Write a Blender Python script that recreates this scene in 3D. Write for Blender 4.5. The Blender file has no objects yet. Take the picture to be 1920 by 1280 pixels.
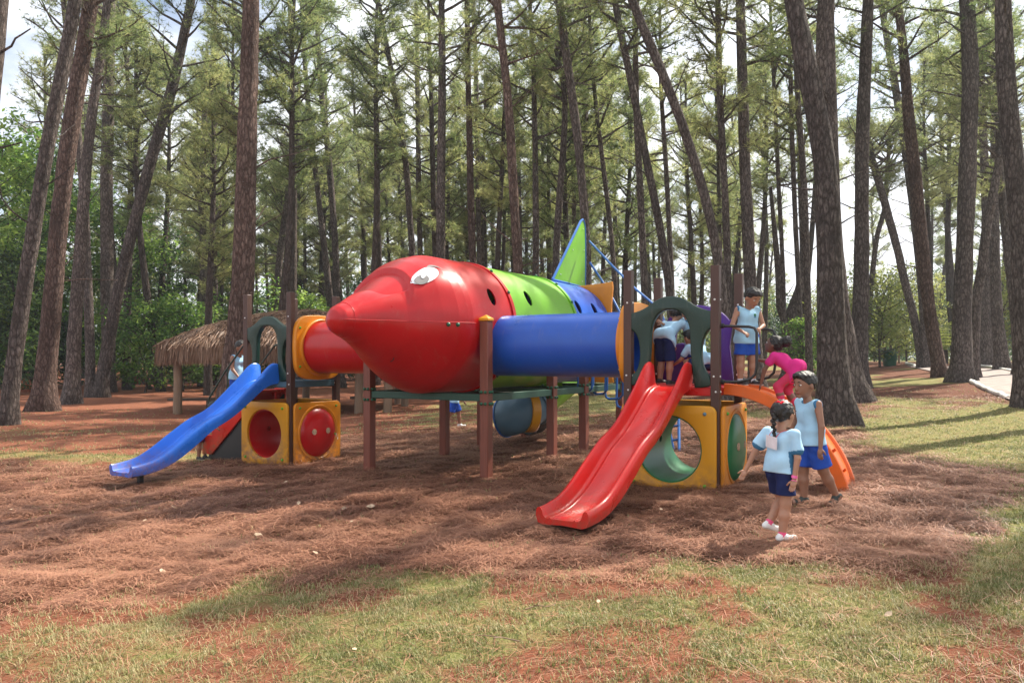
import bpy, bmesh, math, random
import numpy as np
from mathutils import Vector, Matrix
R=math.radians
rng=np.random.default_rng(7); random.seed(7)
SC=bpy.context.scene; COL=SC.collection
# ---------------- camera, world, sun, exposure ----------------
CH=1.55; F=1440.0; HY=670.0           # eye height, focal length and horizon row of the 1920 px picture
cam=bpy.data.cameras.new('camera'); cam.lens=27.0; cam.sensor_width=36.0; cam.shift_y=30/1920; cam.clip_end=1500; cam.clip_start=.05
camo=bpy.data.objects.new('camera',cam); COL.objects.link(camo); camo.location=(0,0,CH); camo.rotation_euler=(R(90),0,0); SC.camera=camo
SUN_EL=50.0; SUN_AZ=52.0              # azimuth measured from straight ahead towards the right
w=bpy.data.worlds.new('World'); SC.world=w; w.use_nodes=True
nt=w.node_tree; nt.nodes.clear()
out=nt.nodes.new('ShaderNodeOutputWorld'); bg=nt.nodes.new('ShaderNodeBackground'); bg.inputs[1].default_value=0.08
sky=nt.nodes.new('ShaderNodeTexSky'); sky.sky_type='NISHITA'; sky.sun_disc=False; sky.sun_elevation=R(SUN_EL); sky.sun_rotation=R(SUN_AZ)
sky.air_density=1.0; sky.dust_density=1.6; sky.ozone_density=1.2
tc=nt.nodes.new('ShaderNodeTexCoord'); mp=nt.nodes.new('ShaderNodeMapping'); mp.inputs['Scale'].default_value=(1,1,2.2)
nz=nt.nodes.new('ShaderNodeTexNoise'); nz.inputs['Scale'].default_value=2.1; nz.inputs['Detail'].default_value=7; nz.inputs['Roughness'].default_value=.58
cr=nt.nodes.new('ShaderNodeValToRGB'); cr.color_ramp.elements[0].position=.33; cr.color_ramp.elements[1].position=.54
mx=nt.nodes.new('ShaderNodeMix'); mx.data_type='RGBA'; mx.inputs[7].default_value=(8.6,8.8,9.2,1)
nt.links.new(tc.outputs['Generated'],mp.inputs[0]); nt.links.new(mp.outputs[0],nz.inputs['Vector']); nt.links.new(nz.outputs[0],cr.inputs[0])
nt.links.new(cr.outputs[0],mx.inputs[0]); nt.links.new(sky.outputs[0],mx.inputs[6]); nt.links.new(mx.outputs[2],bg.inputs[0]); nt.links.new(bg.outputs[0],out.inputs[0])
sl=bpy.data.lights.new('sun','SUN'); sl.energy=5.0; sl.angle=R(.55); sl.color=(1.0,.93,.80)
so=bpy.data.objects.new('sun',sl); COL.objects.link(so); so.location=(20,20,40)
sd=Vector((math.sin(R(SUN_AZ))*math.cos(R(SUN_EL)),math.cos(R(SUN_AZ))*math.cos(R(SUN_EL)),math.sin(R(SUN_EL))))
so.rotation_euler=sd.to_track_quat('Z','Y').to_euler()
SC.view_settings.view_transform='Standard'; SC.view_settings.look='None'; SC.view_settings.exposure=1.14; SC.view_settings.gamma=1
SC.cycles.max_bounces=7; SC.cycles.diffuse_bounces=4; SC.cycles.glossy_bounces=3; SC.cycles.transmission_bounces=3; SC.cycles.transparent_max_bounces=6
SC.cycles.use_denoising=True; SC.cycles.caustics_reflective=False; SC.cycles.caustics_refractive=False; SC.cycles.sample_clamp_indirect=8
# ---------------- object helpers ----------------
def tag(o,label=None,cat=None,group=None,kind=None):
    if label:
        assert 4<=len(label.split())<=16,label
        o['label']=label
    if cat: o['category']=cat
    if group: o['group']=group
    if kind: o['kind']=kind
    return o
def empty(name,loc=(0,0,0),rz=0,label=None,cat=None,group=None):
    o=bpy.data.objects.new(name,None); COL.objects.link(o); o.location=loc; o.rotation_euler=(0,0,rz); o.empty_display_size=.2
    return tag(o,label,cat,group)
def link(name,me,parent=None,loc=None):
    o=bpy.data.objects.new(name,me); COL.objects.link(o)
    if parent: o.parent=parent
    if loc is not None: o.location=loc
    return o
def copy_tree(o,parent=None):
    c=o.copy(); COL.objects.link(c); c.parent=parent
    for ch in o.children: copy_tree(ch,c)
    return c
class MB:
    def __init__(s): s.v=[]; s.f=[]; s.m=[]
    def add(s,vs,fs,m=0):
        b=len(s.v); s.v.extend([tuple(map(float,p)) for p in vs]); s.f.extend([tuple(b+i for i in f) for f in fs]); s.m.extend([m]*len(fs)); return s
    def box(s,c,d,m=0,rot=None):
        x,y,z=[q/2 for q in d]
        P=[Vector((a,b,e)) for a in(-x,x) for b in(-y,y) for e in(-z,z)]
        if rot is not None: P=[rot@p for p in P]
        P=[p+Vector(c) for p in P]
        return s.add(P,[(0,1,3,2),(4,6,7,5),(0,4,5,1),(2,3,7,6),(0,2,6,4),(1,5,7,3)],m)
    def tube(s,pts,rad,n=10,m=0,caps=True,jit=None):
        pts=[Vector(p) for p in pts]; k=len(pts)
        if not hasattr(rad,'__len__'): rad=[rad]*k
        t0=(pts[1]-pts[0]).normalized(); up=Vector((0,0,1)) if abs(t0.z)<.9 else Vector((1,0,0))
        a=t0.cross(up).normalized(); V=[]
        for i in range(k):
            t=(pts[min(i+1,k-1)]-pts[max(i-1,0)]).normalized()
            a=(a-t*a.dot(t)).normalized(); b=t.cross(a)
            for j in range(n):
                an=2*math.pi*j/n; r=rad[i]*(1+(jit(i,j) if jit else 0))
                V.append(pts[i]+a*math.cos(an)*r+b*math.sin(an)*r)
        Fs=[(i*n+j,i*n+(j+1)%n,(i+1)*n+(j+1)%n,(i+1)*n+j) for i in range(k-1) for j in range(n)]
        if caps: Fs+= [tuple(range(n-1,-1,-1)),tuple((k-1)*n+j for j in range(n))]
        return s.add(V,Fs,m)
    def ball(s,c,r,n=10,m=0,sc=(1,1,1),rot=None):
        V=[];Fs=[]; h=n//2
        for i in range(h+1):
            ph=math.pi*i/h
            for j in range(n):
                an=2*math.pi*j/n
                p=Vector((math.sin(ph)*math.cos(an)*r*sc[0],math.sin(ph)*math.sin(an)*r*sc[1],math.cos(ph)*r*sc[2]))
                if rot is not None: p=rot@p
                V.append(p+Vector(c))
        for i in range(h):
            for j in range(n):
                Fs.append((i*n+j,(i+1)*n+j,(i+1)*n+(j+1)%n,i*n+(j+1)%n))
        return s.add(V,Fs,m)
    def grid(s,P,m=0,wrap=False,flip=False):   # P[i][j]
        nI=len(P); nJ=len(P[0]); V=[p for r in P for p in r]; Fs=[]
        for i in range(nI-1):
            for j in range(nJ if wrap else nJ-1):
                q=(i*nJ+j,i*nJ+(j+1)%nJ,(i+1)*nJ+(j+1)%nJ,(i+1)*nJ+j); Fs.append(q[::-1] if flip else q)
        return s.add(V,Fs,m)
    def mesh(s,name,mats,smooth=True,ang=38):
        me=bpy.data.meshes.new(name); me.from_pydata(s.v,[],s.f)
        for m in (mats if isinstance(mats,(list,tuple)) else [mats]): me.materials.append(m)
        me.polygons.foreach_set('material_index',s.m); me.validate(); me.update()
        if smooth:
            me.polygons.foreach_set('use_smooth',[True]*len(me.polygons)); me.set_sharp_from_angle(angle=R(ang))
        return me
    def obj(s,name,mats,parent=None,smooth=True,ang=38,bevel=0,loc=None):
        me=s.mesh(name,mats,smooth,ang)
        bm=bmesh.new(); bm.from_mesh(me); bmesh.ops.recalc_face_normals(bm,faces=bm.faces); bm.to_mesh(me); bm.free()
        o=link(name,me,parent,loc)
        if bevel:
            b=o.modifiers.new('b','BEVEL'); b.width=bevel; b.segments=2; b.limit_method='ANGLE'
        return o
def npmesh(name,V,Fc,mats,smooth=False,mi=None):
    me=bpy.data.meshes.new(name); V=np.asarray(V,dtype=np.float32); Fc=np.asarray(Fc,dtype=np.int32); k=Fc.shape[1]
    me.vertices.add(len(V)); me.vertices.foreach_set('co',V.ravel()); me.loops.add(Fc.size); me.loops.foreach_set('vertex_index',Fc.ravel())
    me.polygons.add(len(Fc)); me.polygons.foreach_set('loop_start',np.arange(0,Fc.size,k,dtype=np.int32))
    for m in mats: me.materials.append(m)
    if mi is not None: me.polygons.foreach_set('material_index',np.asarray(mi,dtype=np.int32))
    me.polygons.foreach_set('use_smooth',np.full(len(Fc),smooth)); me.update(calc_edges=True); return me
def plate(name,loops,thick,mats,parent,axes,origin,bevel=.008,ang=38):
    """flat moulded panel with holes: loops in (u,w), axes=(U,W,N)"""
    cu=bpy.data.curves.new('c','CURVE'); cu.dimensions='2D'; cu.fill_mode='BOTH'; cu.extrude=thick/2-bevel; cu.bevel_depth=bevel; cu.bevel_resolution=2
    for lp in loops:
        sp=cu.splines.new('POLY'); sp.points.add(len(lp)-1); sp.use_cyclic_u=True
        for i,p in enumerate(lp): sp.points[i].co=(p[0],p[1],0,1)
    co=bpy.data.objects.new('c',cu); COL.objects.link(co); dg=bpy.context.evaluated_depsgraph_get()
    me=bpy.data.meshes.new_from_object(co.evaluated_get(dg)); bpy.data.objects.remove(co); bpy.data.curves.remove(cu)
    U,W,N=[Vector(a) for a in axes]; O=Vector(origin)
    for v in me.vertices: v.co=O+U*v.co.x+W*v.co.y+N*v.co.z
    bm=bmesh.new(); bm.from_mesh(me); bmesh.ops.remove_doubles(bm,verts=bm.verts,dist=1e-4); bmesh.ops.recalc_face_normals(bm,faces=bm.faces); bm.to_mesh(me); bm.free()
    me.materials.clear(); me.materials.append(mats); me.polygons.foreach_set('use_smooth',[True]*len(me.polygons)); me.set_sharp_from_angle(angle=R(ang))
    me.name=name; return link(name,me,parent)
def cut(o,cutters):
    dg=None
    for c in cutters:
        m=o.modifiers.new('b','BOOLEAN'); m.object=c; m.operation='DIFFERENCE'; m.solver='EXACT'
    dg=bpy.context.evaluated_depsgraph_get(); dg.update()
    me=bpy.data.meshes.new_from_object(o.evaluated_get(dg)); o.modifiers.clear(); o.data=me
    for c in cutters: bpy.data.objects.remove(c)
    me.polygons.foreach_set('use_smooth',[True]*len(me.polygons)); me.set_sharp_from_angle(angle=R(38))
# ---------------- noise & ground height ----------------
_lat=np.random.default_rng(3).random((256,256))
def vnoise(x,y,s=1.0,o=0):
    x=np.asarray(x,float)*s+17.3*o; y=np.asarray(y,float)*s+9.1*o
    xi=np.floor(x).astype(int); yi=np.floor(y).astype(int); fx=x-xi; fy=y-yi; fx=fx*fx*(3-2*fx); fy=fy*fy*(3-2*fy)
    L=lambda a,b:_lat[a&255,b&255]
    return (L(xi,yi)*(1-fx)+L(xi+1,yi)*fx)*(1-fy)+(L(xi,yi+1)*(1-fx)+L(xi+1,yi+1)*fx)*fy
def fbm(x,y,s=1.0,o=0,n=4):
    r=0;a=.5;t=0
    for i in range(n): r=r+a*vnoise(x,y,s*2**i,o+i*3); t+=a; a*=.5
    return r/t
def sst(a,b,x): t=np.clip((np.asarray(x,float)-a)/(b-a),0,1); return t*t*(3-2*t)
def gz(x,y):
    x=np.asarray(x,float); y=np.asarray(y,float)
    h=.04*np.clip(x+.3,-5,4)+np.clip(.05*(x-6),0,1.0)*sst(13,24,y)
    return h
def gzf(x,y):
    h=gz(x,y); amp=sst(3,6,y)*.6+.4
    return h+amp*(.06*(fbm(x,y,.9,1,3)-.5)+.055*(fbm(x,y,3.1,5,3)-.5))
def p2g(px,py):
    lo=None
    for Z in np.arange(2.5,160,.1):
        X=(px-960)/F*Z; z=CH-(py-HY)/F*Z
        if z<=gz(X,Z): return float(X),float(Z)
    return (px-960)/F*160,160.
# ---------------- materials ----------------
def nodes(name):
    m=bpy.data.materials.new(name); m.use_nodes=True; n=m.node_tree; b=n.nodes['Principled BSDF']; return m,n,b
def N(n,t,**k):
    x=n.nodes.new('ShaderNode'+t)
    for a,v in k.items():
        if a.startswith('i_'):
            q=a[2:]; x.inputs[int(q) if q.isdigit() else q].default_value=v
        else: setattr(x,a,v)
    return x
def rgb(c): return (*c,1)
def ramp(n,src,stops):
    r=n.nodes.new('ShaderNodeValToRGB'); e=r.color_ramp.elements
    while len(e)<len(stops): e.new(.5)
    for q,(p,c) in zip(e,stops): q.position=p; q.color=rgb(c)
    n.links.new(src,r.inputs[0]); return r.outputs[0]
def mix(n,f,a,b,mode='MIX'):
    m=n.nodes.new('ShaderNodeMix'); m.data_type='RGBA'; m.blend_type=mode
    for s,i in((f,0),(a,6),(b,7)):
        if isinstance(s,(int,float)): m.inputs[i].default_value=s
        elif isinstance(s,tuple): m.inputs[i].default_value=rgb(s) if len(s)==3 else s
        else: n.links.new(s,m.inputs[i])
    return m.outputs[2]
def noise(n,scale,detail=4,coord=None,rough=.55,sc=None):
    x=N(n,'TexNoise'); x.inputs['Scale'].default_value=scale; x.inputs['Detail'].default_value=detail; x.inputs['Roughness'].default_value=rough
    if coord is None:
        t=n.nodes.new('ShaderNodeTexCoord'); coord=t.outputs['Object']
    if sc:
        mp=n.nodes.new('ShaderNodeMapping'); mp.inputs['Scale'].default_value=sc; n.links.new(coord,mp.inputs[0]); coord=mp.outputs[0]
    n.links.new(coord,x.inputs['Vector']); return x.outputs[0]
def bump(n,h,b,st=.3,d=.02):
    u=N(n,'Bump'); u.inputs['Strength'].default_value=st; u.inputs['Distance'].default_value=d; n.links.new(h,u.inputs['Height']); n.links.new(u.outputs[0],b.inputs['Normal'])
def plastic(name,c,rough=.33,fade=.05,scuff=True,dirt=0):
    m,n,b=nodes(name)
    a=noise(n,2.2,5); d=noise(n,38,3)
    f=tuple(min(1,x*(1+1.2*fade)+fade*.05*max(c)) for x in c); dk=tuple(x*.86 for x in c)
    col=ramp(n,a,[(.3,dk),(.5,c),(.72,f)])
    geo=n.nodes.new('ShaderNodeTexCoord')
    spots=ramp(n,noise(n,70,2),[(.66,(0,0,0)),(.74,(1,1,1))])
    dm=n.nodes.new('ShaderNodeMath'); dm.operation='MULTIPLY'; dm.inputs[1].default_value=.07 if scuff else .0; n.links.new(spots,dm.inputs[0])
    col=mix(n,dm.outputs[0],col,(.34,.25,.19))
    st=ramp(n,noise(n,5,6,None,.75,sc=(3,1,.6)),[(.56,(0,0,0)),(.72,(1,1,1))]); d3=n.nodes.new('ShaderNodeMath'); d3.operation='MULTIPLY'; d3.inputs[1].default_value=.13 if scuff else .03; n.links.new(st,d3.inputs[0])
    col=mix(n,d3.outputs[0],col,(.36,.26,.20))
    if dirt:
        sp=n.nodes.new('ShaderNodeSeparateXYZ'); n.links.new(geo.outputs['Object'],sp.inputs[0]); zr=N(n,'MapRange'); zr.inputs['From Min'].default_value=dirt; zr.inputs['From Max'].default_value=-.05; n.links.new(sp.outputs[2],zr.inputs['Value'])
        zm=n.nodes.new('ShaderNodeMath'); zm.operation='MULTIPLY'; n.links.new(zr.outputs[0],zm.inputs[0]); n.links.new(ramp(n,noise(n,14,5),[(.35,(.1,.1,.1)),(.65,(.9,.9,.9))]),zm.inputs[1]); col=mix(n,zm.outputs[0],col,(.20,.085,.05))
    n.links.new(col,b.inputs['Base Color'])
    r=N(n,'MapRange'); r.inputs['To Min'].default_value=rough-.08; r.inputs['To Max'].default_value=rough+.12; n.links.new(a,r.inputs['Value']); n.links.new(r.outputs[0],b.inputs['Roughness'])
    b.inputs['Specular IOR Level'].default_value=.42; b.inputs['Coat Weight'].default_value=.05; b.inputs['Coat Roughness'].default_value=.2
    bump(n,a,b,.12,.03)
    return m
def simple(name,c,rough=.6,metal=0,var=.15,sc=12,bmp=.1):
    m,n,b=nodes(name); a=noise(n,sc,4)
    n.links.new(ramp(n,a,[(.3,tuple(x*(1-var) for x in c)),(.7,tuple(min(1,x*(1+var)) for x in c))]),b.inputs['Base Color'])
    b.inputs['Roughness'].default_value=rough; b.inputs['Metallic'].default_value=metal
    if bmp: bump(n,a,b,bmp,.01)
    return m
M={}
M['red']=plastic('red_plastic',(.46,.002,.005),.30); M['slide_red']=plastic('slide_red',(.58,.010,.007),.27,dirt=.35)
M['green']=plastic('lime_plastic',(.15,.40,.014),.33); M['blue']=plastic('blue_plastic',(.010,.085,.45),.28)
M['slide_blue']=plastic('slide_blue',(.016,.15,.66),.27,dirt=.3); M['yellow']=plastic('yellow_plastic',(.66,.30,.008),.38,.04,dirt=.42)
M['orangeyellow']=plastic('amber_plastic',(.68,.24,.008),.38,.04,dirt=.42)
M['orange']=plastic('orange_plastic',(.76,.13,.008),.36,.05,dirt=.4); M['dkgreen']=plastic('dark_green_plastic',(.006,.032,.022),.36,.10)
M['tubegreen']=plastic('green_plastic',(.012,.16,.06),.36,.08); M['purple']=plastic('purple_plastic',(.075,.016,.22),.4,.06)
M['greyblue']=plastic('grey_blue_plastic',(.11,.22,.30),.42,.1); M['deckblue']=plastic('deck_blue',(.08,.17,.24),.5,.1)
M['beam']=plastic('beam_green',(.013,.062,.042),.45,.1); M['bolt']=plastic('bolt_green',(.015,.10,.05),.35,.02,False); M['boltlime']=plastic('bolt_lime',(.10,.35,.02),.35,.02,False)
M['boltred']=plastic('bolt_red',(.5,.01,.04),.35,.02,False); M['boltyellow']=plastic('bolt_yellow',(.6,.45,.01),.35,.02,False)
M['bolt_white']=simple('bolt_white',(.7,.7,.68),.4); M['white']=simple('sticker_white',(.72,.74,.76),.45,var=.04,bmp=0); M['greypaint']=simple('sticker_grey',(.15,.14,.14),.5,var=.06,bmp=0)
M['black']=simple('black_metal',(.012,.012,.013),.35); M['bluepipe']=plastic('blue_pipe',(.03,.14,.42),.35,.1,False)
M['blackplastic']=simple('black_plastic',(.010,.011,.014),.5); M['shade']=simple('dark_rubber',(.02,.016,.014),.7)
def woodpost(name,c,grain=1):
    m,n,b=nodes(name); a=noise(n,7,5,sc=(6,6,.5)); q=noise(n,1.3,3)
    col=ramp(n,a,[(.3,tuple(x*.75 for x in c)),(.7,tuple(x*1.2 for x in c))]); col=mix(n,.35,col,ramp(n,q,[(.35,tuple(x*.7 for x in c)),(.65,tuple(x*1.3 for x in c))]))
    n.links.new(col,b.inputs['Base Color']); b.inputs['Roughness'].default_value=.5; bump(n,a,b,.25*grain,.01); return m
M['post']=woodpost('post_red_brown',(.185,.052,.030)); M['postdk']=woodpost('post_dark_brown',(.066,.027,.018)); M['rawwood']=woodpost('raw_timber',(.22,.14,.085),2); M['benchwood']=woodpost('bench_timber',(.07,.04,.028),2)
def bark(name,c1,c2,c3,s=1):
    m,n,b=nodes(name); t=n.nodes.new('ShaderNodeTexCoord')
    mp=n.nodes.new('ShaderNodeMapping'); mp.inputs['Scale'].default_value=(9*s,9*s,2.8*s); n.links.new(t.outputs['Object'],mp.inputs[0])
    wob=N(n,'TexNoise'); wob.inputs['Scale'].default_value=1.1; wob.inputs['Detail'].default_value=6; wob.inputs['Roughness'].default_value=.7; n.links.new(mp.outputs[0],wob.inputs['Vector'])
    ad=n.nodes.new('ShaderNodeMixRGB'); ad.blend_type='ADD'; ad.inputs[0].default_value=1.0; n.links.new(mp.outputs[0],ad.inputs[1]); n.links.new(wob.outputs['Color'],ad.inputs[2])
    vo=N(n,'TexVoronoi'); vo.feature='DISTANCE_TO_EDGE'; vo.inputs['Scale'].default_value=1.25; n.links.new(ad.outputs[0],vo.inputs['Vector'])
    fine=noise(n,3.2,8,mp.outputs[0],.78)
    plates=N(n,'MapRange'); plates.inputs['From Max'].default_value=.22; plates.inputs['To Min'].default_value=.25; n.links.new(vo.outputs['Distance'],plates.inputs['Value'])
    pm=n.nodes.new('ShaderNodeMath'); pm.operation='MULTIPLY'; n.links.new(plates.outputs[0],pm.inputs[0]); n.links.new(ramp(n,fine,[(.25,(.35,)*3),(.55,(1,1,1))]),pm.inputs[1])
    col=mix(n,pm.outputs[0],c1,ramp(n,fine,[(.35,c2),(.66,c3)]))
    lich=ramp(n,noise(n,22,5,None,.75),[(.60,(0,0,0)),(.66,(1,1,1))]); lm=n.nodes.new('ShaderNodeMath'); lm.operation='MULTIPLY'; lm.inputs[1].default_value=.55; n.links.new(lich,lm.inputs[0])
    col=mix(n,lm.outputs[0],col,(.33,.31,.29))
    big=noise(n,.9,3); col=mix(n,ramp(n,big,[(.42,(0,0,0)),(.68,(.5,.5,.5))]),col,c1)
    oi=n.nodes.new('ShaderNodeObjectInfo'); v=N(n,'MapRange'); v.inputs['To Min'].default_value=.8; v.inputs['To Max'].default_value=1.2; n.links.new(oi.outputs['Random'],v.inputs['Value'])
    hs=N(n,'HueSaturation'); n.links.new(v.outputs[0],hs.inputs['Value']); n.links.new(col,hs.inputs['Color'])
    n.links.new(hs.outputs[0],b.inputs['Base Color']); b.inputs['Roughness'].default_value=.9; b.inputs['Specular IOR Level'].default_value=.2
    bump(n,pm.outputs[0],b,1,.06); return m
M['bark']=bark('pine_bark',(.034,.024,.021),(.135,.10,.088),(.33,.27,.245)); M['barkred']=bark('pine_bark_red',(.042,.022,.017),(.16,.092,.072),(.32,.22,.185))
M['barkfar']=bark('far_bark',(.04,.029,.024),(.085,.063,.054),(.16,.125,.11),.7)
def leafmat(name,c1,c2,c3,tr=.45):
    m=bpy.data.materials.new(name); m.use_nodes=True; n=m.node_tree; n.nodes.clear(); o=N(n,'OutputMaterial')
    g=n.nodes.new('ShaderNodeNewGeometry'); oi=n.nodes.new('ShaderNodeObjectInfo'); t=n.nodes.new('ShaderNodeTexCoord')
    big=noise(n,.55,3,t.outputs['Object'])
    a=n.nodes.new('ShaderNodeMath'); a.operation='MULTIPLY_ADD'; a.inputs[1].default_value=.45; n.links.new(g.outputs['Random Per Island'],a.inputs[0]); n.links.new(big,a.inputs[2])
    b=n.nodes.new('ShaderNodeMath'); b.operation='MULTIPLY_ADD'; b.inputs[1].default_value=.25; n.links.new(oi.outputs['Random'],b.inputs[0]); n.links.new(a.outputs[0],b.inputs[2])
    col=ramp(n,b.outputs[0],[(.45,c1),(.8,c2),(1.0,c3)])
    d=N(n,'BsdfPrincipled'); d.inputs['Roughness'].default_value=.5; d.inputs['Specular IOR Level'].default_value=.35; tl=N(n,'BsdfTranslucent'); mxs=N(n,'MixShader'); mxs.inputs[0].default_value=tr
    n.links.new(col,d.inputs['Base Color'])
    br=N(n,'HueSaturation'); br.inputs['Value'].default_value=1.5; n.links.new(col,br.inputs['Color']); n.links.new(br.outputs[0],tl.inputs['Color'])
    n.links.new(d.outputs[0],mxs.inputs[1]); n.links.new(tl.outputs[0],mxs.inputs[2]); n.links.new(mxs.outputs[0],o.inputs[0]); return m
M['needle']=leafmat('pine_needles_green',(.070,.105,.040),(.155,.205,.075),(.34,.34,.14),.58)
M['leaf']=leafmat('broad_leaves',(.030,.080,.018),(.095,.19,.035),(.23,.33,.07),.5)
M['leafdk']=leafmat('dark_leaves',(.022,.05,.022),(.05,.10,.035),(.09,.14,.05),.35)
M['leafyel']=leafmat('yellow_green_leaves',(.09,.13,.03),(.19,.23,.05),(.30,.31,.09),.45)
M['litter']=leafmat('fallen_needles',(.040,.015,.009),(.150,.055,.031),(.37,.185,.115),.1)
M['blade']=leafmat('grass_blades',(.085,.105,.030),(.17,.19,.065),(.40,.34,.18),.35)
M['dryleaf']=simple('dry_leaf',(.42,.30,.20),.7,var=.3,sc=30)
# ---------------- ground ----------------
def masks(x,y):
    """share of needle litter, grass and (rest) red soil at a spot"""
    n1=fbm(x,y,.55,2,4)-.5; n2=fbm(x,y,2.3,4,4)-.5; n3=fbm(x,y,.22,6,3)-.5
    edge=5.45+n1*1.5+n2*.9-.25*sst(0,3,x)+np.clip(x-3.0,0,3)*1.15
    nd=sst(-.4,.4,y-edge)
    far=17.0-4.6*sst(2.5,6.0,-x)+n1*3
    nd=nd*(1-sst(-1,1.2,y-far))*(1-sst(5.0,6.3,x+n1*2.0-(y-9)*.10)*sst(6,7,y))
    nd=np.maximum(nd,.9*sst(.0,.14,n3+.10)*sst(17,22,y)*sst(3,8,x)*(1-sst(60,90,y)))
    nd=np.maximum(nd,.55*sst(.02,.14,n1)*sst(16,18,y)*sst(-3,0,x))
    gr=(1-nd)*(.30+.70*sst(-.16,.12,n2+.25*n1+.03*np.clip(x,-3,4)))
    near=(y<7.5)
    gr=np.where(near,gr*(.42+.40*sst(-.15,.1,n1+.03*x)),gr)
    gr=np.maximum(gr,(1-nd)*.95*sst(4.8,6.2,x)*sst(7,9,y)*(1-.4*sst(-.1,.15,n2)))
    back=(1-nd)*sst(14,17,y)*sst(-3,1.5,x); gr=np.maximum(gr,back*sst(-.2,.08,n1+.06))
    left=sst(0,2.5,-(x+1.5))*sst(12.5,14,y); gr=gr*(1-.9*left)
    band=np.exp(-((y-13.2+n1*2)/1.1)**2)*sst(3.5,5.5,-x)+.7*np.exp(-((y-17.5+n1*3)/1.0)**2)*sst(2,4,-x)
    gr=np.maximum(gr,.62*band*(1-nd)); return np.clip(nd,0,1),np.clip(gr,0,1)
def axis(lim,near,step,grow):
    a=[0.]; s=step
    while a[-1]<lim:
        if a[-1]>near: s*=grow
        a.append(a[-1]+s)
    return np.array(a)
ax=axis(260,9,.09,1.07); xs=np.concatenate([-ax[:0:-1],ax]); yp=axis(420,15,.075,1.05); ym=axis(30,.5,.4,1.3); ys=np.concatenate([-ym[:0:-1],yp])
XX,YY=np.meshgrid(xs,ys); ZZ=gzf(XX,YY)
ny,nx=XX.shape; idx=np.arange(nx*ny).reshape(ny,nx)
Fc=np.stack([idx[:-1,:-1],idx[:-1,1:],idx[1:,1:],idx[1:,:-1]],-1).reshape(-1,4)
gm,n,b=nodes('forest_floor')
me=npmesh('ground',np.stack([XX,YY,ZZ],-1).reshape(-1,3),Fc,[gm],True)
nd,gr=masks(XX,YY)
for nm,a in(('litter',nd),('grassy',gr)):
    at=me.attributes.new(nm,'FLOAT','POINT'); at.data.foreach_set('value',a.ravel().astype(np.float32))
ground=link('ground',me); tag(ground,kind='structure')
tcn=n.nodes.new('ShaderNodeTexCoord').outputs['Object']
fn=noise(n,55,6,tcn,.75); md=noise(n,6,5,tcn,.6); lo=noise(n,1.1,4,tcn)
stre=noise(n,16,6,tcn,.8,sc=(1,3.2,1))
soil=ramp(n,md,[(.3,(.15,.042,.022)),(.55,(.25,.075,.038)),(.8,(.34,.14,.075))])
soil=mix(n,ramp(n,fn,[(.48,(0,0,0)),(.70,(.85,.85,.85))]),soil,(.33,.19,.125)); soil=mix(n,ramp(n,stre,[(.45,(.55,.55,.55)),(.6,(0,0,0))]),soil,(.13,.06,.035))
lit=ramp(n,stre,[(.3,(.038,.014,.008)),(.5,(.115,.042,.023)),(.72,(.25,.11,.065))])
lit=mix(n,ramp(n,lo,[(.4,(0,0,0)),(.65,(.45,.45,.45))]),lit,(.16,.075,.045))
grs=ramp(n,fn,[(.3,(.07,.085,.025)),(.5,(.17,.175,.055)),(.75,(.33,.27,.13))])
grs=mix(n,ramp(n,md,[(.45,(0,0,0)),(.65,(.6,.6,.6))]),grs,(.26,.15,.08))
A1=N(n,'Attribute'); A1.attribute_name='litter'; A2=N(n,'Attribute'); A2.attribute_name='grassy'
def soft(att,nz_,k=.9):
    a=n.nodes.new('ShaderNodeMath'); a.operation='MULTIPLY_ADD'; a.inputs[1].default_value=k; a.inputs[2].default_value=-.5*k; n.links.new(nz_,a.inputs[0])
    c=n.nodes.new('ShaderNodeMath'); c.operation='ADD'; n.links.new(a.outputs[0],c.inputs[0]); n.links.new(att,c.inputs[1])
    return ramp(n,c.outputs[0],[(.35,(0,0,0)),(.65,(1,1,1))])
col=mix(n,soft(A2.outputs['Fac'],fn),soil,grs); col=mix(n,soft(A1.outputs['Fac'],md),col,lit)
n.links.new(col,b.inputs['Base Color']); b.inputs['Roughness'].default_value=.95; b.inputs['Specular IOR Level'].default_value=.15
hh=n.nodes.new('ShaderNodeMath'); hh.operation='ADD'; n.links.new(fn,hh.inputs[0]); n.links.new(stre,hh.inputs[1]); bump(n,hh.outputs[0],b,.7,.03)
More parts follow.
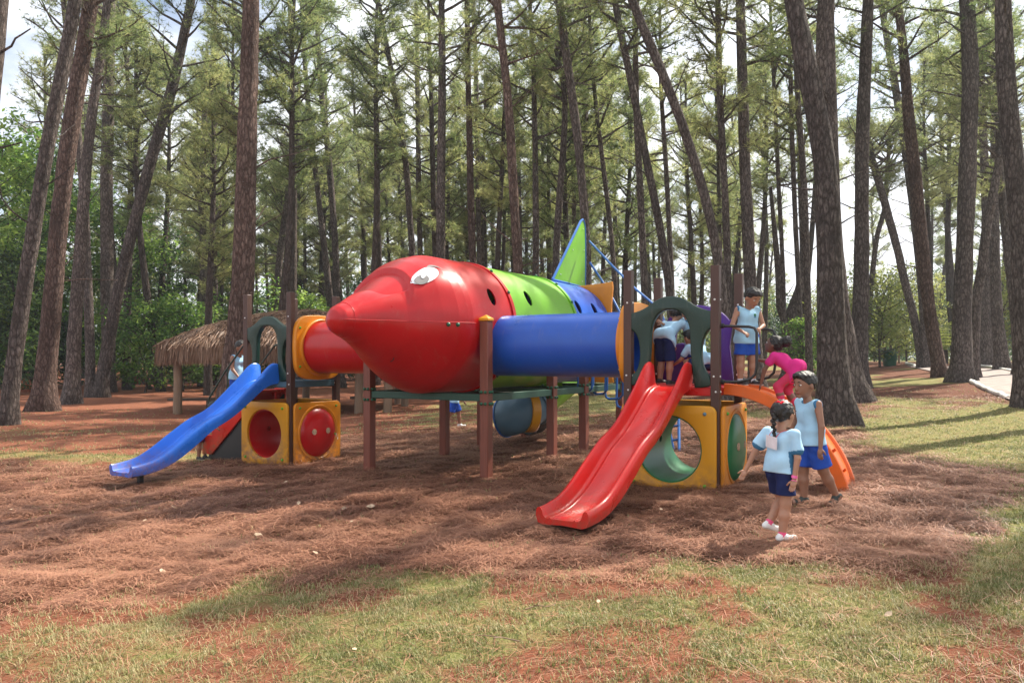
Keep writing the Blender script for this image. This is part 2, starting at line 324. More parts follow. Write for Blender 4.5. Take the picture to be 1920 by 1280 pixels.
# loose needles, grass blades
def scatter(n_,ymin,ymax,half=.80,pw=1.0):
    u=rng.random(n_); 
    y=(ymin**(1-pw)+u*(ymax**(1-pw)-ymin**(1-pw)))**(1/(1-pw)) if pw!=1 else ymin*(ymax/ymin)**u
    x=(rng.random(n_)*2-1)*(y*half+1.0); return x,y
def needles():
    x,y=scatter(800000,3.0,22,.70,1.5); nd,gr=masks(x,y); k=rng.random(len(x))<np.clip(nd*1.0+.022,0,1); x=x[k]; y=y[k]; nn=len(x)
    z=gzf(x,y); an=fbm(x,y,2.6,9,2)*16+rng.normal(0,.8,nn); L=rng.uniform(.06,.16,nn)*(1+.02*y); W=(.0009+.00042*y)*rng.uniform(.7,1.3,nn)
    cl=fbm(x,y,4.0,12,3); up=rng.random(nn)**1.6*.06*sst(.3,.65,cl)+.003; dz=rng.normal(0,.12,nn)*L*.8*sst(.3,.6,cl)
    d=np.stack([np.cos(an),np.sin(an)],-1)*L[:,None]*.5; b2=rng.normal(0,.10,nn)[:,None]*np.stack([-np.sin(an),np.cos(an)],-1)*L[:,None]
    s=np.stack([-np.sin(an),np.cos(an)],-1)*W[:,None]*.5
    P=np.zeros((nn,6,3)); c=np.stack([x,y],-1)
    P[:,0,:2]=c-d-s; P[:,1,:2]=c-d+s; P[:,2,:2]=c+b2+s; P[:,3,:2]=c+b2-s; P[:,4,:2]=c+d+s; P[:,5,:2]=c+d-s
    P[:,:2,2]=(z+up-np.abs(dz)*.5)[:,None]; P[:,2:4,2]=(z+up+.006)[:,None]; P[:,4:,2]=(z+up+dz)[:,None]
    b_=np.arange(nn)[:,None]*6; Fq=np.concatenate([b_+np.array([[0,1,2,3]]),b_+np.array([[3,2,4,5]])])
    o=link('pine_needle_litter',npmesh('pine_needle_litter',P.reshape(-1,3),Fq,[M['litter']])); tag(o,'red brown fallen pine needles carpeting the ground under the play equipment','pine needles',kind='stuff')
needles()
def grass():
    x,y=scatter(330000,2.9,26,.72,1.4); nd,gr=masks(x,y); tuft=sst(.34,.70,fbm(x,y,6.5,21,3))**1.3; k=rng.random(len(x))<np.clip(gr*(.16+.70*tuft)+.02,0,1); x=x[k]; y=y[k]
    # clumps: every point throws three blades
    x=np.repeat(x,3)+rng.normal(0,.012,len(x)*3); y=np.repeat(y,3)+rng.normal(0,.012,len(y)*3); nn=len(x); z=gzf(x,y)
    an=rng.random(nn)*6.283; L=rng.uniform(.014,.050,nn)*(1+.02*y); W=(.0026+.0005*y)*rng.uniform(.7,1.3,nn); le=rng.uniform(.5,1.6,nn)
    d=np.stack([np.cos(an),np.sin(an)],-1); s=np.stack([-np.sin(an),np.cos(an)],-1)*W[:,None]*.5; c=np.stack([x,y],-1); H=L/np.sqrt(1+le**2); D=H*le
    P=np.zeros((nn,5,3)); P[:,0,:2]=c-s; P[:,1,:2]=c+s; P[:,2,:2]=c+d*(D*.45)[:,None]+s*.8; P[:,3,:2]=c+d*(D*.45)[:,None]-s*.8; P[:,4,:2]=c+d*D[:,None]
    P[:,:2,2]=(z-.005)[:,None]; P[:,2:4,2]=(z+H*.7)[:,None]; P[:,4,2]=z+H
    b_=np.arange(nn)[:,None]*5; V=P.reshape(-1,3)
    Ft=np.concatenate([b_+np.array([[0,1,2]]),b_+np.array([[0,2,3]]),b_+np.array([[3,2,4]])])
    o=link('grass',npmesh('grass',V,Ft,[M['blade']])); tag(o,'thin patchy grass growing on bare red soil','grass',kind='stuff')
grass()
# ---------------- road and kerb at the right ----------------
road=MB(); L=[p2g(*q) for q in((1960,772),(1890,752),(1850,732),(1818,716),(1790,706),(1745,697),(1700,687))]; Rr=[p2g(*q) for q in((2300,735),(2050,712),(1960,702),(1900,697),(1862,693),(1800,690),(1745,685))]
P=[]
for (a,b_) in zip(L,Rr):
    P.append([(a[0]+(b_[0]-a[0])*t,a[1]+(b_[1]-a[1])*t,float(gzf(a[0]+(b_[0]-a[0])*t,a[1]+(b_[1]-a[1])*t))+.05) for t in np.linspace(0,1,9)])
road.grid(P); ro=road.obj('road',simple('dusty_asphalt',(.26,.21,.19),.9,var=.25,sc=3)); tag(ro,kind='structure')
wm=simple('whitewash',(.62,.60,.56),.8,var=.25,sc=9,bmp=.4)
def kerb(pts,label,r=.075):
    q=[p2g(*p) for p in pts]; e=empty('kerb',(q[0][0],q[0][1],float(gz(*q[0]))),0); m=MB(); mbx=[]
    path=[]
    for i in range(len(q)-1):
        for t in np.linspace(0,1,5)[:-1]:
            X=q[i][0]*(1-t)+q[i+1][0]*t; Y=q[i][1]*(1-t)+q[i+1][1]*t; path.append((X,Y,float(gz(X,Y))+.03+.05*random.random()))
    path.append((q[-1][0],q[-1][1],float(gz(*q[-1]))+.02))
    bpy.data.objects.remove(e); m.tube(path,[r*random.uniform(.8,1.25) for _ in path],8,jit=lambda i,j:random.uniform(-.12,.12))
    o=m.obj('kerb',wm,ang=70); tag(o,label,'kerb','whitewashed kerb pieces along the road'); return o
kerb([(1812,711),(1826,720),(1846,730),(1872,742),(1890,749)],'longest crooked whitewashed kerb piece beside the road, near the double trunk')
kerb([(1897,750),(1925,755)],'whitewashed kerb stub at the very edge of the road beside the frame edge',.07)
kerb([(1766,705),(1778,708),(1790,710)],'short whitewashed kerb piece between two dark trunks')
kerb([(1834,687),(1860,691),(1895,697),(1920,702)],'whitewashed kerb along the far side of the dusty road',.08)
kerb([(1700,683),(1712,686),(1717,689)],'tiny white kerb stone at the far grass edge',.09)
# fallen leaves
lf=MB(); lf.add([(0,-.05,0),(.03,-.02,.012),(.035,.02,.006),(0,.06,.015),(-.035,.02,.012),(-.03,-.02,0),(0,0,-.004)],[(6,0,1),(6,1,2),(6,2,3),(6,3,4),(6,4,5),(6,5,0)])
lme=lf.mesh('fallen_leaf',[M['dryleaf']])
for px,py,s in [(240,903,1.1),(120,944,.9),(272,985,.9),(326,961,1.2),(560,951,1),(646,962,1.3),(696,961,1.6),(484,1013,1.7),(305,1081,1.2),(535,912,.9),(1180,910,.9),(804,1049,.9),(660,992,.8),(815,996,.8),(592,1045,.8),(665,1243,.5),(1665,1180,.8),(1122,1142,.6),(1055,915,.8),(1135,975,.7),(1240,965,.7),(1450,1234,.7),(1860,950,.9),(1005,1155,.7),(20,965,.9)]:
    X,Y=p2g(px,py); o=link('fallen_leaf',lme,loc=(X,Y,float(gzf(X,Y))+.045)); o.scale=(s*.6,)*3; o.rotation_euler=(random.uniform(-.4,.4),random.uniform(-.4,.4),random.random()*6.3)
    tag(o,'small pale dry leaf lying on the needle litter','leaf','pale dry leaves scattered over the ground')
for i,(px,py,L_,an) in enumerate([(1015,1156,.20,.3),(935,1218,.24,2.8),(1830,955,.24,.4),(720,1050,.14,.9)]):
    X,Y=p2g(px,py); m_=MB(); m_.tube([(-L_/2,0,0),(-L_*.1,.01,.012),(L_*.2,-.012,.004),(L_/2,.015,.01)],[.004,.0037,.003,.0015],6); m_.tube([(-L_*.1,.01,.012),(L_*.05,.05,.02)],[.004,.002],5)
    o=m_.obj('twig',M['rawwood'],loc=(X,Y,float(gzf(X,Y))+.03)); o.rotation_euler=(0,0,an); tag(o,'thin broken twig lying on the ground','twig','broken twigs scattered over the ground')
# ---------------- trees ----------------
def tuft_mesh(rs,centers,n=16,L=.22,W=.014,up=.35,quad=False):
    c=np.repeat(centers,n,0); k=len(c); d=rs.normal(0,1,(k,3)); d[:,2]=d[:,2]*.8+up; d/=np.linalg.norm(d,axis=1)[:,None]
    l=L*rs.uniform(.6,1.15,k)[:,None]; a=np.cross(d,rs.normal(0,1,(k,3))); a/=np.linalg.norm(a,axis=1)[:,None]; a*=W*rs.uniform(.7,1.3,k)[:,None]
    P=np.zeros((k,3,3)); P[:,0]=c-a*.5; P[:,1]=c+a*.5; P[:,2]=c+d*l
    return P.reshape(-1,3),np.arange(k*3).reshape(-1,3)
def leaf_mesh(rs,centers,n,spread,size,flat=.5):
    c=np.repeat(centers,n,0)+rs.normal(0,1,(len(centers)*n,3))*np.array(spread); k=len(c)
    nrm=rs.normal(0,1,(k,3)); nrm[:,2]=np.abs(nrm[:,2])+flat; nrm/=np.linalg.norm(nrm,axis=1)[:,None]
    a=np.cross(nrm,rs.normal(0,1,(k,3))); a/=np.linalg.norm(a,axis=1)[:,None]; b=np.cross(nrm,a); s=size*rs.uniform(.6,1.3,k)[:,None]
    P=np.zeros((k,4,3)); P[:,0]=c-a*s; P[:,1]=c+b*s*.45+nrm*s*.12; P[:,2]=c+a*s; P[:,3]=c-b*s*.45+nrm*s*.12
    return P.reshape(-1,3),np.arange(k*4).reshape(-1,4)
def limb(m,p0,d,L,r,rs,curl=.25,k=5,n=5):
    pts=[Vector(p0)]; d=Vector(d).normalized()
    for i in range(k):
        d=(d+Vector(rs.normal(0,.13,3))+Vector((0,0,curl/k))).normalized(); pts.append(pts[-1]+d*L/k)
    m.tube(pts,[r*(1-.8*i/k)+.006 for i in range(k+1)],n,caps=False); return pts
def pine_crown(seed,z0,z1,rad,nb=42,tn=13,L=.24,W=.016,low=.5,axis=lambda z:(0,0)):
    """limbs (returned as MB) and needle tufts of a loose pine crown between z0 and z1"""
    rs=np.random.default_rng(seed); m=MB(); C=[]
    for i in range(nb):
        t=(i+rs.random())/nb; z=z0+(z1-z0)*t; an=rs.random()*6.283; prof=(low+(1-low)*math.sin(min(1,t*1.6)*1.57))*(1-t**3*.75); Lb=rad*prof*rs.uniform(.55,1.15)
        ax_,ay_=axis(z); up=.15+.75*t
        pts=limb(m,(ax_,ay_,z),(math.cos(an),math.sin(an),up),Lb,.030+.012*Lb,rs,curl=.3)
        for q in range(rs.integers(3,6)):
            j=rs.integers(2,6); p=pts[j]; a2=an+rs.normal(0,1.0); l2=Lb*rs.uniform(.2,.42)
            p2=limb(m,p,(math.cos(a2),math.sin(a2),rs.uniform(-.1,.7)),l2,.016,rs,k=3,n=4)
            for u in p2[1:]:
                for _ in range(3): C.append(np.array(u)+rs.normal(0,.16,3))
            C.append(np.array(p2[-1]))
        for u in pts[3:]: C.append(np.array(u)+rs.normal(0,.1,3))
    V,Ft=tuft_mesh(rs,np.array(C),tn,L,W); return m,V,Ft
def pix_trunk(pts,Y,top=None,nseg=36,sides=12,seed=0,flare=1.42):
    """trunk mesh from picture measurements (x,y,width) at real depth Y, continued to height top; local origin at its base"""
    rs=np.random.default_rng(seed); P=[((x-960)/F*Y,CH+(HY-y)/F*Y,wd/F*Y/2) for x,y,wd in pts]
    gx=P[0][0]; g0=float(gz(gx,Y)); xs_=[p[0]-gx for p in P]; zs=[p[1]-g0 for p in P]; rr=[p[2] for p in P]; zs[0]=min(zs[0],0.)
    zs=list(zs); 
    if top and top>zs[-1]:
        sl=(xs_[-1]-xs_[-2])/(zs[-1]-zs[-2]); zt=top; xs_.append(xs_[-1]+sl*.6*(zt-zs[-1])); zs.append(zt); rr.append(max(.03,rr[-1]*.28))
    zz=np.concatenate([[ -.3],np.linspace(0,zs[-1],nseg)**1.0]); X=np.interp(zz,zs,xs_); Rr_=np.interp(zz,zs,rr)
    X=np.convolve(np.pad(X,2,'edge'),[.1,.2,.4,.2,.1],'valid'); fl=1+(flare-1)*np.exp(-np.clip(zz,0,9)/.35)
    ly=rs.normal(0,.012)*zz+.08*np.sin(zz*.35+rs.random()*6)
    path=[(X[i],float(ly[i]-ly[1]),float(zz[i])) for i in range(len(zz))]
    ph=rs.random(8)*6
    def jit(i,j): return .035*math.sin(3*j*6.283/sides+ph[0]+zz[i]*.5)+.03*math.sin(5*j*6.283/sides+ph[1]-zz[i]*1.1)+rs.normal(0,.026)+ (.10*math.sin(4*j*6.283/sides+ph[2])*math.exp(-max(zz[i],0)/.35))
    m=MB(); m.tube(path,list(Rr_*fl),sides,jit=jit); fx=lambda z:(float(np.interp(z,zz,X)),float(np.interp(z,zz,ly-ly[1]))); fr=lambda z: float(np.interp(z,zz,Rr_))
    return m,(gx,Y,g0),fx,fr,zs[-1]
CROWN_SEEDS=[0]
def main_tree(label,pts,Y=None,top=21,crown0=.55,rad=3.0,nb=29,mat='bark',seed=1,sides=12,dead=6,extra=None,name='pine_tree',sides_n=13,W=.017):
    if Y is None: _,Y=p2g(pts[0][0],pts[0][1])
    m,base,fx,fr,zt=pix_trunk(pts,Y,top,seed=seed,sides=sides)
    rs=np.random.default_rng(seed+900); gbase=base
    for i in range(dead):                      # short dead limbs below the crown
        z=rs.uniform(.25,.85)*zt*crown0*1.1+1; an=rs.random()*6.283; x,y=fx(z); limb(m,(x,y,z),(math.cos(an),math.sin(an),rs.uniform(.1,.8)),rs.uniform(.5,2.0),.022,rs,k=5,n=5)
    if extra: extra(m,fx,fr)
    o=empty(name,base,0,label,'pine tree','tall pines around the playground')
    b_,V,Ft=pine_crown(seed+50,zt*crown0,zt*.985,rad,nb,tn=sides_n,W=W,axis=fx)
    m.v+= []; off=len(m.v); m.v.extend(b_.v); m.f.extend([tuple(i+off for i in f) for f in b_.f]); m.m.extend(b_.m)
    link('trunk',m.mesh('trunk',[M[mat]],ang=60),o); link('crown',npmesh('crown',V,Ft,[M['needle']]),o); return o
T=[ # label, points (x,y,width)
('leaning pine at the far left with its foot on the open red soil',[(12,797,30),(31,618,27),(61,440,25),(89,262,24),(118,110,24),(137,0,22)],{}),
('thick pine, second from the left, with a sunlit flared foot',[(80,770,46),(83,707,38),(97,618,33),(114,440,31),(126,350,30),(153,175,29),(181,0,26)],{'mat':'barkred'}),
('pine standing right behind the flared one on the left, leaning right',[(133,757,30),(138,618,23),(152,440,21),(159,350,19),(172,219,17),(189,87,16),(198,0,14)],{}),
('slim pine tucked between the leaning pines at left, bending left higher up',[(170,745,18),(167,560,16),(160,400,14),(145,270,13),(131,150,12),(112,0,11)],{}),
('upright pine with a sunlit right edge crossed by a leaning trunk',[(203,735,24),(201,529,23),(203,350,21),(206,175,20),(209,0,16)],{}),
('slanting pine that leans right across the upright one beside the hut',[(187,745,24),(205,618,22),(223,540,21),(247,440,20),(269,350,20),(317,175,19),(353,0,16)],{}),
('thick straight pine rising in front of the thatched roof',[(428,796,58),(438,700,46),(452,600,42),(458,525,41),(465,350,37),(467,175,33),(471,0,29)],{'mat':'barkred','sides':16}),
('thin pine just left of the thick trunk behind the hut',[(405,722,15),(404,560,13),(398,400,12),(402,200,10),(406,0,8)],{'crown0':.3,'nb':46}),
('thin curved pine leading up left, behind the hut roof right end',[(628,724,15),(618,560,13),(595,350,10),(577,175,9),(566,0,7)],{'crown0':.5}),
('thin pine closely right of the curved one above the hut',[(640,727,15),(632,560,13),(626,437,12),(612,262,11),(601,175,10),(591,0,8)],{'crown0':.6}),
('dark pine leaning right behind the thatched roof middle',[(514,724,15),(525,494,13),(542,372,12),(558,236,9),(564,150,6)],{'crown0':.35,'top':15}),
('dark slim trunk between hut roof and left leaning group',[(379,724,14),(379,520,13),(380,300,10),(384,100,8)],{'crown0':.3,'nb':46}),
('pine bending left above the red nose, leftmost over it',[(786,735,14),(773,480,12),(760,306,11),(745,197,10),(725,87,9),(708,0,8)],{'crown0':.55}),
('straight slim pine above the painted eye of the nose',[(790,728,12),(787,480,10),(784,350,10),(782,175,9),(779,0,8)],{'crown0':.5}),
('sturdy straight pine above the red cone middle',[(826,744,19),(827,480,17),(828,350,16),(830,130,14),(828,0,11)],{'crown0':.6}),
('reddish slim pine rising over the red and green joint',[(890,742,17),(886,490,14),(881,350,13),(877,175,11),(874,0,10)],{'mat':'barkred'}),
('thin straight trunk hard beside the reddish slim pine',[(900,724,11),(898,480,9),(896,350,9),(893,175,9),(887,0,8)],{'crown0':.4}),
('reddish pine leaning left, rising over the green section',[(979,752,21),(972,512,18),(961,328,17),(953,197,15),(942,87,15),(931,0,14)],{'mat':'barkred'}),
('slender pine between the green section and the tail fin',[(1006,735,14),(1005,516,13),(1004,306,11),(1000,131,9),(993,0,7)],{'crown0':.5}),
('pine leaning right just left of the tail fin',[(1037,738,16),(1041,516,13),(1047,400,13),(1056,280,12),(1060,190,10),(1050,120,8),(1030,60,7)],{'crown0':.8,'top':14}),
('pine passing right behind the tail fin top, leaning left',[(1108,742,17),(1101,470,15),(1093,372,15),(1084,262,16),(1071,175,16),(1058,87,16),(1047,0,15)],{}),
('thin bare trunk between the tail fin and the leaning pine',[(1080,724,10),(1077,400,8),(1073,236,8),(1068,100,6)],{'crown0':.4}),
('thin pine behind the blue rods of the tail',[(1158,730,12),(1154,534,10),(1147,437,9),(1134,328,9),(1121,227,8),(1110,120,6)],{'crown0':.45}),
('long leaning pine right of the tail, slanting up left',[(1266,744,17),(1257,547,16),(1239,437,15),(1222,350,15),(1204,262,14),(1189,175,14),(1171,87,13),(1154,0,12)],{}),
('upright pine crossed low by the long leaning one',[(1211,738,15),(1209,525,13),(1202,350,13),(1195,219,12),(1193,57,10),(1192,0,9)],{}),
('strongly slanting pine above the right tower arch',[(1364,756,22),(1356,560,19),(1348,481,18),(1332,402,18),(1315,341,18),(1293,271,18),(1270,210,18),(1244,144,17),(1213,74,17),(1180,0,17)],{}),
('thin straight trunk just left of the strongly slanting pine',[(1264,726,11),(1261,560,10),(1250,300,9),(1242,166,8),(1240,60,6)],{'crown0':.45}),
('pine with a many-forked top above the right tower posts',[(1368,738,16),(1365,560,14),(1359,350,13),(1350,175,12),(1346,0,11)],{'crown0':.4,'nb':48}),
('straight pine directly behind the boy on the climber',[(1420,735,30),(1408,560,24),(1400,350,21),(1396,175,20),(1391,0,17)],{}),
('thin trunk right of the pine behind the standing boy',[(1470,716,9),(1468,525,8),(1459,350,8),(1455,210,7),(1448,60,6)],{'crown0':.4}),
('thin sunlit trunk left of the huge rough pine',[(1502,716,10),(1499,547,9),(1494,437,9),(1488,262,9),(1483,87,8)],{'crown0':.45}),
('slim dark pine touching the huge pine on its left',[(1518,722,14),(1514,547,12),(1505,350,12),(1490,153,9),(1486,0,7)],{'crown0':.5}),
('huge rough pine behind the walking children',[(1569,797,70),(1560,700,56),(1556,560,48),(1556,437,44),(1551,306,40),(1538,219,38),(1514,109,38),(1494,0,34)],{'sides':18,'dead':3}),
('pine behind the huge one with a wide slanting foot',[(1603,752,52),(1590,680,40),(1574,580,32),(1563,440,25),(1561,300,20),(1558,150,18),(1556,0,17)],{}),
('thick pine hidden half behind the huge trunk, splitting from it high up',[(1556,742,30),(1547,560,27),(1537,400,27),(1532,250,28),(1538,120,30),(1544,0,30)],{}),
('straight dark pine right of the pair beside the walking boy',[(1611,729,33),(1610,640,30),(1615,547,28),(1619,394,25),(1623,219,24),(1628,109,22),(1632,0,20)],{}),
('thin trunk leaning right from behind the straight dark pine',[(1620,690,11),(1630,552,10),(1644,440,9),(1660,394,8),(1672,250,7)],{'crown0':.7,'top':11}),
('slanting slim pine ending by the green bin',[(1729,690,14),(1717,609,14),(1695,524,14),(1682,459,14),(1660,372,14),(1641,306,13),(1625,240,10)],{'crown0':.8,'top':12}),
('slim pine leaning left that crosses in front of the slanting one',[(1736,690,16),(1730,560,15),(1714,400,14),(1700,280,14),(1685,175,14),(1669,87,12),(1654,0,10)],{}),
('reddish footed pine leaning left beside the road kerb',[(1764,707,25),(1751,637,23),(1740,552,22),(1727,440,22),(1711,306,22),(1698,219,20),(1689,87,16),(1678,0,13)],{'mat':'barkred'}),
('very thick dark pine at the road edge',[(1802,716,40),(1803,637,33),(1804,580,32),(1808,440,28),(1809,394,30),(1814,262,28),(1820,131,28),(1816,0,26)],{'sides':16}),
('S-curved slim pine touching the thick dark one at the road',[(1828,711,17),(1828,637,16),(1830,552,17),(1841,510,17),(1846,440,16),(1853,394,15),(1870,306,14),(1877,245,12),(1880,120,9)],{'crown0':.7,'top':13}),
('wide footed pine across the road behind the S-curved trunk',[(1851,687,30),(1848,600,20),(1848,500,17),(1849,394,16),(1844,262,14),(1843,131,12),(1844,0,11)],{}),
('pine across the road beside the wide footed one',[(1880,693,26),(1869,580,19),(1866,450,17),(1866,350,16),(1862,200,13),(1858,0,10)],{}),
('big mottled pine at the right picture edge, foot beyond the frame',[(1928,762,44),(1920,650,38),(1914,500,34),(1906,350,33),(1892,219,34),(1886,109,31),(1886,0,27)],{'sides':16}),
('thin pine half hidden by the mottled trunk at the right',[(1910,702,18),(1906,600,18),(1897,500,17),(1888,420,15),(1880,300,11)],{'crown0':.5,'top':14}),
('pine whose trunk just enters the top left corner, leaning right',[(-72,850,44),(-40,520,38),(-8,240,34),(2,110,33),(14,0,31)],{'dead':4}),
]
for i,(lab,pts,kw) in enumerate(T): main_tree(lab,pts,seed=i*7+3,**kw)
def fork(m,fx,fr):
    x,y=fx(2.55); m.tube([(x,y,2.2),(x-.35,y,2.75),(x-.55,y+.05,3.4),(x-.6,y+.1,5),(x-.9,y+.3,9)],[.2,.19,.17,.15,.08],10)
main_tree('forked pine with a V of two stems behind the girl in pink',[(1484,712,32),(1483,640,24),(1484,580,24),(1497,548,16),(1505,500,15),(1500,380,13),(1496,250,11)],seed=777,extra=fork,top=16)
# unseen pines added outside the picture to shade the playground
for i,(x,y) in enumerate([(14.5,8.5),(12.5,16.5),(17,16),(20,8),(9.5,3.5),(15,0.5),(23,19),(-12,6)]):
    px=960+x/y*F if y>1 else 0
    m_=MB(); rs=np.random.default_rng(i+70); m_.tube([(0,0,-.3),(0,0,.3),(rs.normal(0,.3),rs.normal(0,.3),8),(rs.normal(0,.6),rs.normal(0,.6),21)],[.36,.28,.22,.06],10)
    o=empty('pine_tree',(x,y,float(gz(x,y))),0,'unseen tall pine added outside the picture to shade the playground','pine tree','unseen pines added for shade')
    b_,V,Ft=pine_crown(i+300,10.5,20.8,3.1,36,tn=10,W=.022)
    m_.add(b_.v,b_.f); link('trunk',m_.mesh('trunk',[M['bark']],ang=60),o); link('crown',npmesh('crown',V,Ft,[M['needle']]),o)
# distant stand: eight kinds copied
protos=[]
for k in range(8):
    rs=np.random.default_rng(k+500); h=rs.uniform(17,22); lean=rs.normal(0,.05)
    m_=MB(); zz=np.linspace(-.3,h,16); bx=rs.normal(0,.25)
    path=[(lean*z+bx*math.sin(z*.22),.15*math.sin(z*.3+k),z) for z in zz]; m_.tube(path,[.20*(1-.78*max(z,0)/h)*(1+.3*math.exp(-max(z,0)/.3))+.01 for z in zz],9,jit=lambda i,j:random.uniform(-.05,.05))
    fxk=lambda z:(float(np.interp(z,zz,[p[0] for p in path])),float(np.interp(z,zz,[p[1] for p in path])))
    b_,V,Ft=pine_crown(k+520,h*(.30+.07*(k%4)),h*.99,2.6,44,tn=11,L=.28,W=.021,low=.45,axis=fxk)
    m_.add(b_.v,b_.f); protos.append((m_.mesh('trunk',[M['barkfar']],ang=60),npmesh('crown',V,Ft,[M['needle']])))
zones=[(-99,-.37,'slender pine in the crowded stand behind the left broadleaf trees'),(-.37,-.12,'slender pine in the crowded stand seen above the thatched hut'),(-.12,.12,'slender pine in the crowded stand seen above the rocket body'),(.12,.37,'slender pine in the sparser far stand behind the right tower'),(.37,99,'slender pine far off beyond the road')]
placed=[]; rs=np.random.default_rng(11); cnt=0
while cnt<138:
    Y=rs.uniform(33,82); X=rs.uniform(-.78,.78)*Y; t=X/Y
    dens=.2 if t<-.5 else 1.0 if t<.12 else (.55 if t<.37 else .22)
    if rs.random()>dens or any((X-a)**2+(Y-b)**2<3.2 for a,b in placed): continue
    if Y<44 and rs.random()<.5: continue
    placed.append((X,Y)); tr,crn=protos[rs.integers(0,8)]; lab=[z for z in zones if z[0]<=t<z[1]][0][2]
    s=rs.uniform(.85,1.2); o=empty('distant_pine',(X,Y,float(gz(X,Y))),rs.random()*6.283,lab,'pine tree',lab.replace('slender pine','slender pines')); o.scale=(s,s,s*rs.uniform(.9,1.1))
    link('trunk',tr,o); link('crown',crn,o); cnt+=1
# broadleaf trees and shrubs
def broad(seed,h,rad,nb,leafn,size,mat,trunk=.12,z0=.25,flat=.5,spread=.35):
    rs=np.random.default_rng(seed); m=MB(); C=[]
    m.tube([(0,0,-.2),(rs.normal(0,.1),rs.normal(0,.1),h*.4),(rs.normal(0,.3),rs.normal(0,.3),h*.85)],[trunk,trunk*.7,trunk*.2],8)
    for i in range(nb):
        t=(i+rs.random())/nb; z=h*(z0+(.85-z0)*t); an=rs.random()*6.283; Lb=rad*(.5+.5*math.sin(t*2.6))*rs.uniform(.6,1.1)
        pts=limb(m,(0,0,z),(math.cos(an),math.sin(an),.25+.5*t),Lb,.02+.02*trunk*4*(1-t),rs,k=5)
        for p in pts[2:]:
            for _ in range(2): C.append(np.array(p)+rs.normal(0,.25,3)*rad*.3)
    V,Ft=leaf_mesh(rs,np.array(C),leafn,(spread,spread,spread*.45),size,flat); return m.mesh('trunk',[M['barkfar']],ang=60),npmesh('crown',V,Ft,[M[mat]])
BT={'tall':broad(1,13,3.8,60,16,.15,'leaf',.16,.08),'tall2':broad(2,10,3.4,56,15,.13,'leafdk',.14,.06),
 'sh':broad(3,3.6,1.7,30,14,.085,'leaf',.05,.10,spread=.22),'shy':broad(4,4.6,2.3,34,14,.085,'leafyel',.06,.08,spread=.26),'shd':broad(5,3.0,1.9,30,14,.09,'leafdk',.05,.05,spread=.25),'low':broad(6,1.5,1.1,24,12,.06,'leaf',.03,.05,spread=.15),
 'mid':broad(7,7.0,3.0,40,12,.11,'leafyel',.1,.10)}
def plant(kind,px,Y,s,label,name='shrub',cat='shrub',group=None,sz=1):
    X=(px-960)/F*Y; o=empty(name,(X,Y,float(gz(X,Y))),random.random()*6.28,label,cat,group); o.scale=(s,s,s*sz); a,b_=BT[kind]; link('trunk',a,o); link('crown',b_,o); return o
g1='broadleaf trees at the left wood edge'
for kind,px,Y,s,lab in [('tall',-20,36,1.0,'bright leafy tree at the very left behind the leaning pines'),('tall',62,43,1.15,'leafy tree with dark gaps between the two leftmost pines'),('tall',140,47,1.0,'leafy tree behind the flared pine foot'),
  ('tall',235,49,.95,'bright leafy tree behind the crossing pines'),('tall2',320,52,1.05,'dark green tree behind the leaning branch left of the hut'),('tall2',30,36,.75,'dense dark leafy tree low at the left edge'),('tall',-110,44,1.0,'leafy tree just beyond the left frame edge'),('tall',430,58,.8,'green leafy tree far behind the thick trunk and the hut'),('tall2',560,60,.9,'green leafy tree far behind the left tower'),('tall2',690,66,.95,'dim leafy tree far behind the red nose tip')]:
    plant(kind,px,Y,s,lab,'broadleaf_tree','tree',g1)
for kind,px,Y,s,lab in [('sh',270,38,1.25,'bright shrub left of the thatched hut behind the leaning branch'),('sh',345,40,1.35,'bright green shrub rising above the left end of the hut roof'),('sh',215,41,1.1,'shrub in the gap right of the slanting pine foot'),('shd',130,44,1.2,'dark shrub behind the third pine from the left'),
  ('sh',400,44,1.3,'shrub touching the thick trunk above the hut'),('sh',545,42,1.5,'sunlit shrub above the hut roof beside the left tower posts'),('sh',600,47,1.4,'shrub between the left tower posts and the red tunnel'),('shd',480,47,1.5,'dark shrub behind the thick trunk'),('shd',60,47,1.4,'dark shrub low between the leftmost pines'),
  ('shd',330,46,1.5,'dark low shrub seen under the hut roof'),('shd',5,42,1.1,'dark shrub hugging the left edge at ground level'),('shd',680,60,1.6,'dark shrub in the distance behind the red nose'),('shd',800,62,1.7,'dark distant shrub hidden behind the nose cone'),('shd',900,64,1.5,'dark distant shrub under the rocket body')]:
    plant(kind,px,Y,s,lab,group='shrubs of the left undergrowth')
for kind,px,Y,s,lab in [('shy',1580,48,1.1,'yellow green shrub between the huge pine and its neighbour'),('shy',1650,46,1.25,'yellow green shrub behind the straight dark pine'),('mid',1670,56,1.0,'tall yellow green bush above the green bin'),('mid',1760,60,.95,'tall pale bush behind the reddish footed pine'),('shy',1700,54,1.2,'low yellow green bush right of the bin'),
  ('mid',1530,66,.9,'pale bush seen left of the huge pine'),('shy',1300,60,1.3,'pale shrub seen between the right tower posts'),('mid',1250,72,.9,'hazy bush behind the right tower arch'),('mid',1420,70,.9,'hazy bush behind the standing boy'),('shy',1880,44,1.2,'bright bush across the road at the right'),('shy',1940,46,1.2,'bright bush at the right frame edge'),
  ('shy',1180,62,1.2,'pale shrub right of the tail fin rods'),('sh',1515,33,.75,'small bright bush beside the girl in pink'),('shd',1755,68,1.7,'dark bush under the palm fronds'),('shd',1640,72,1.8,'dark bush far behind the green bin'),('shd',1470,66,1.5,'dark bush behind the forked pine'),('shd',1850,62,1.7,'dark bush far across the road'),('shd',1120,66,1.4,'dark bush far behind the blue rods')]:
    plant(kind,px,Y,s,lab,group='bushes along the right wood edge')
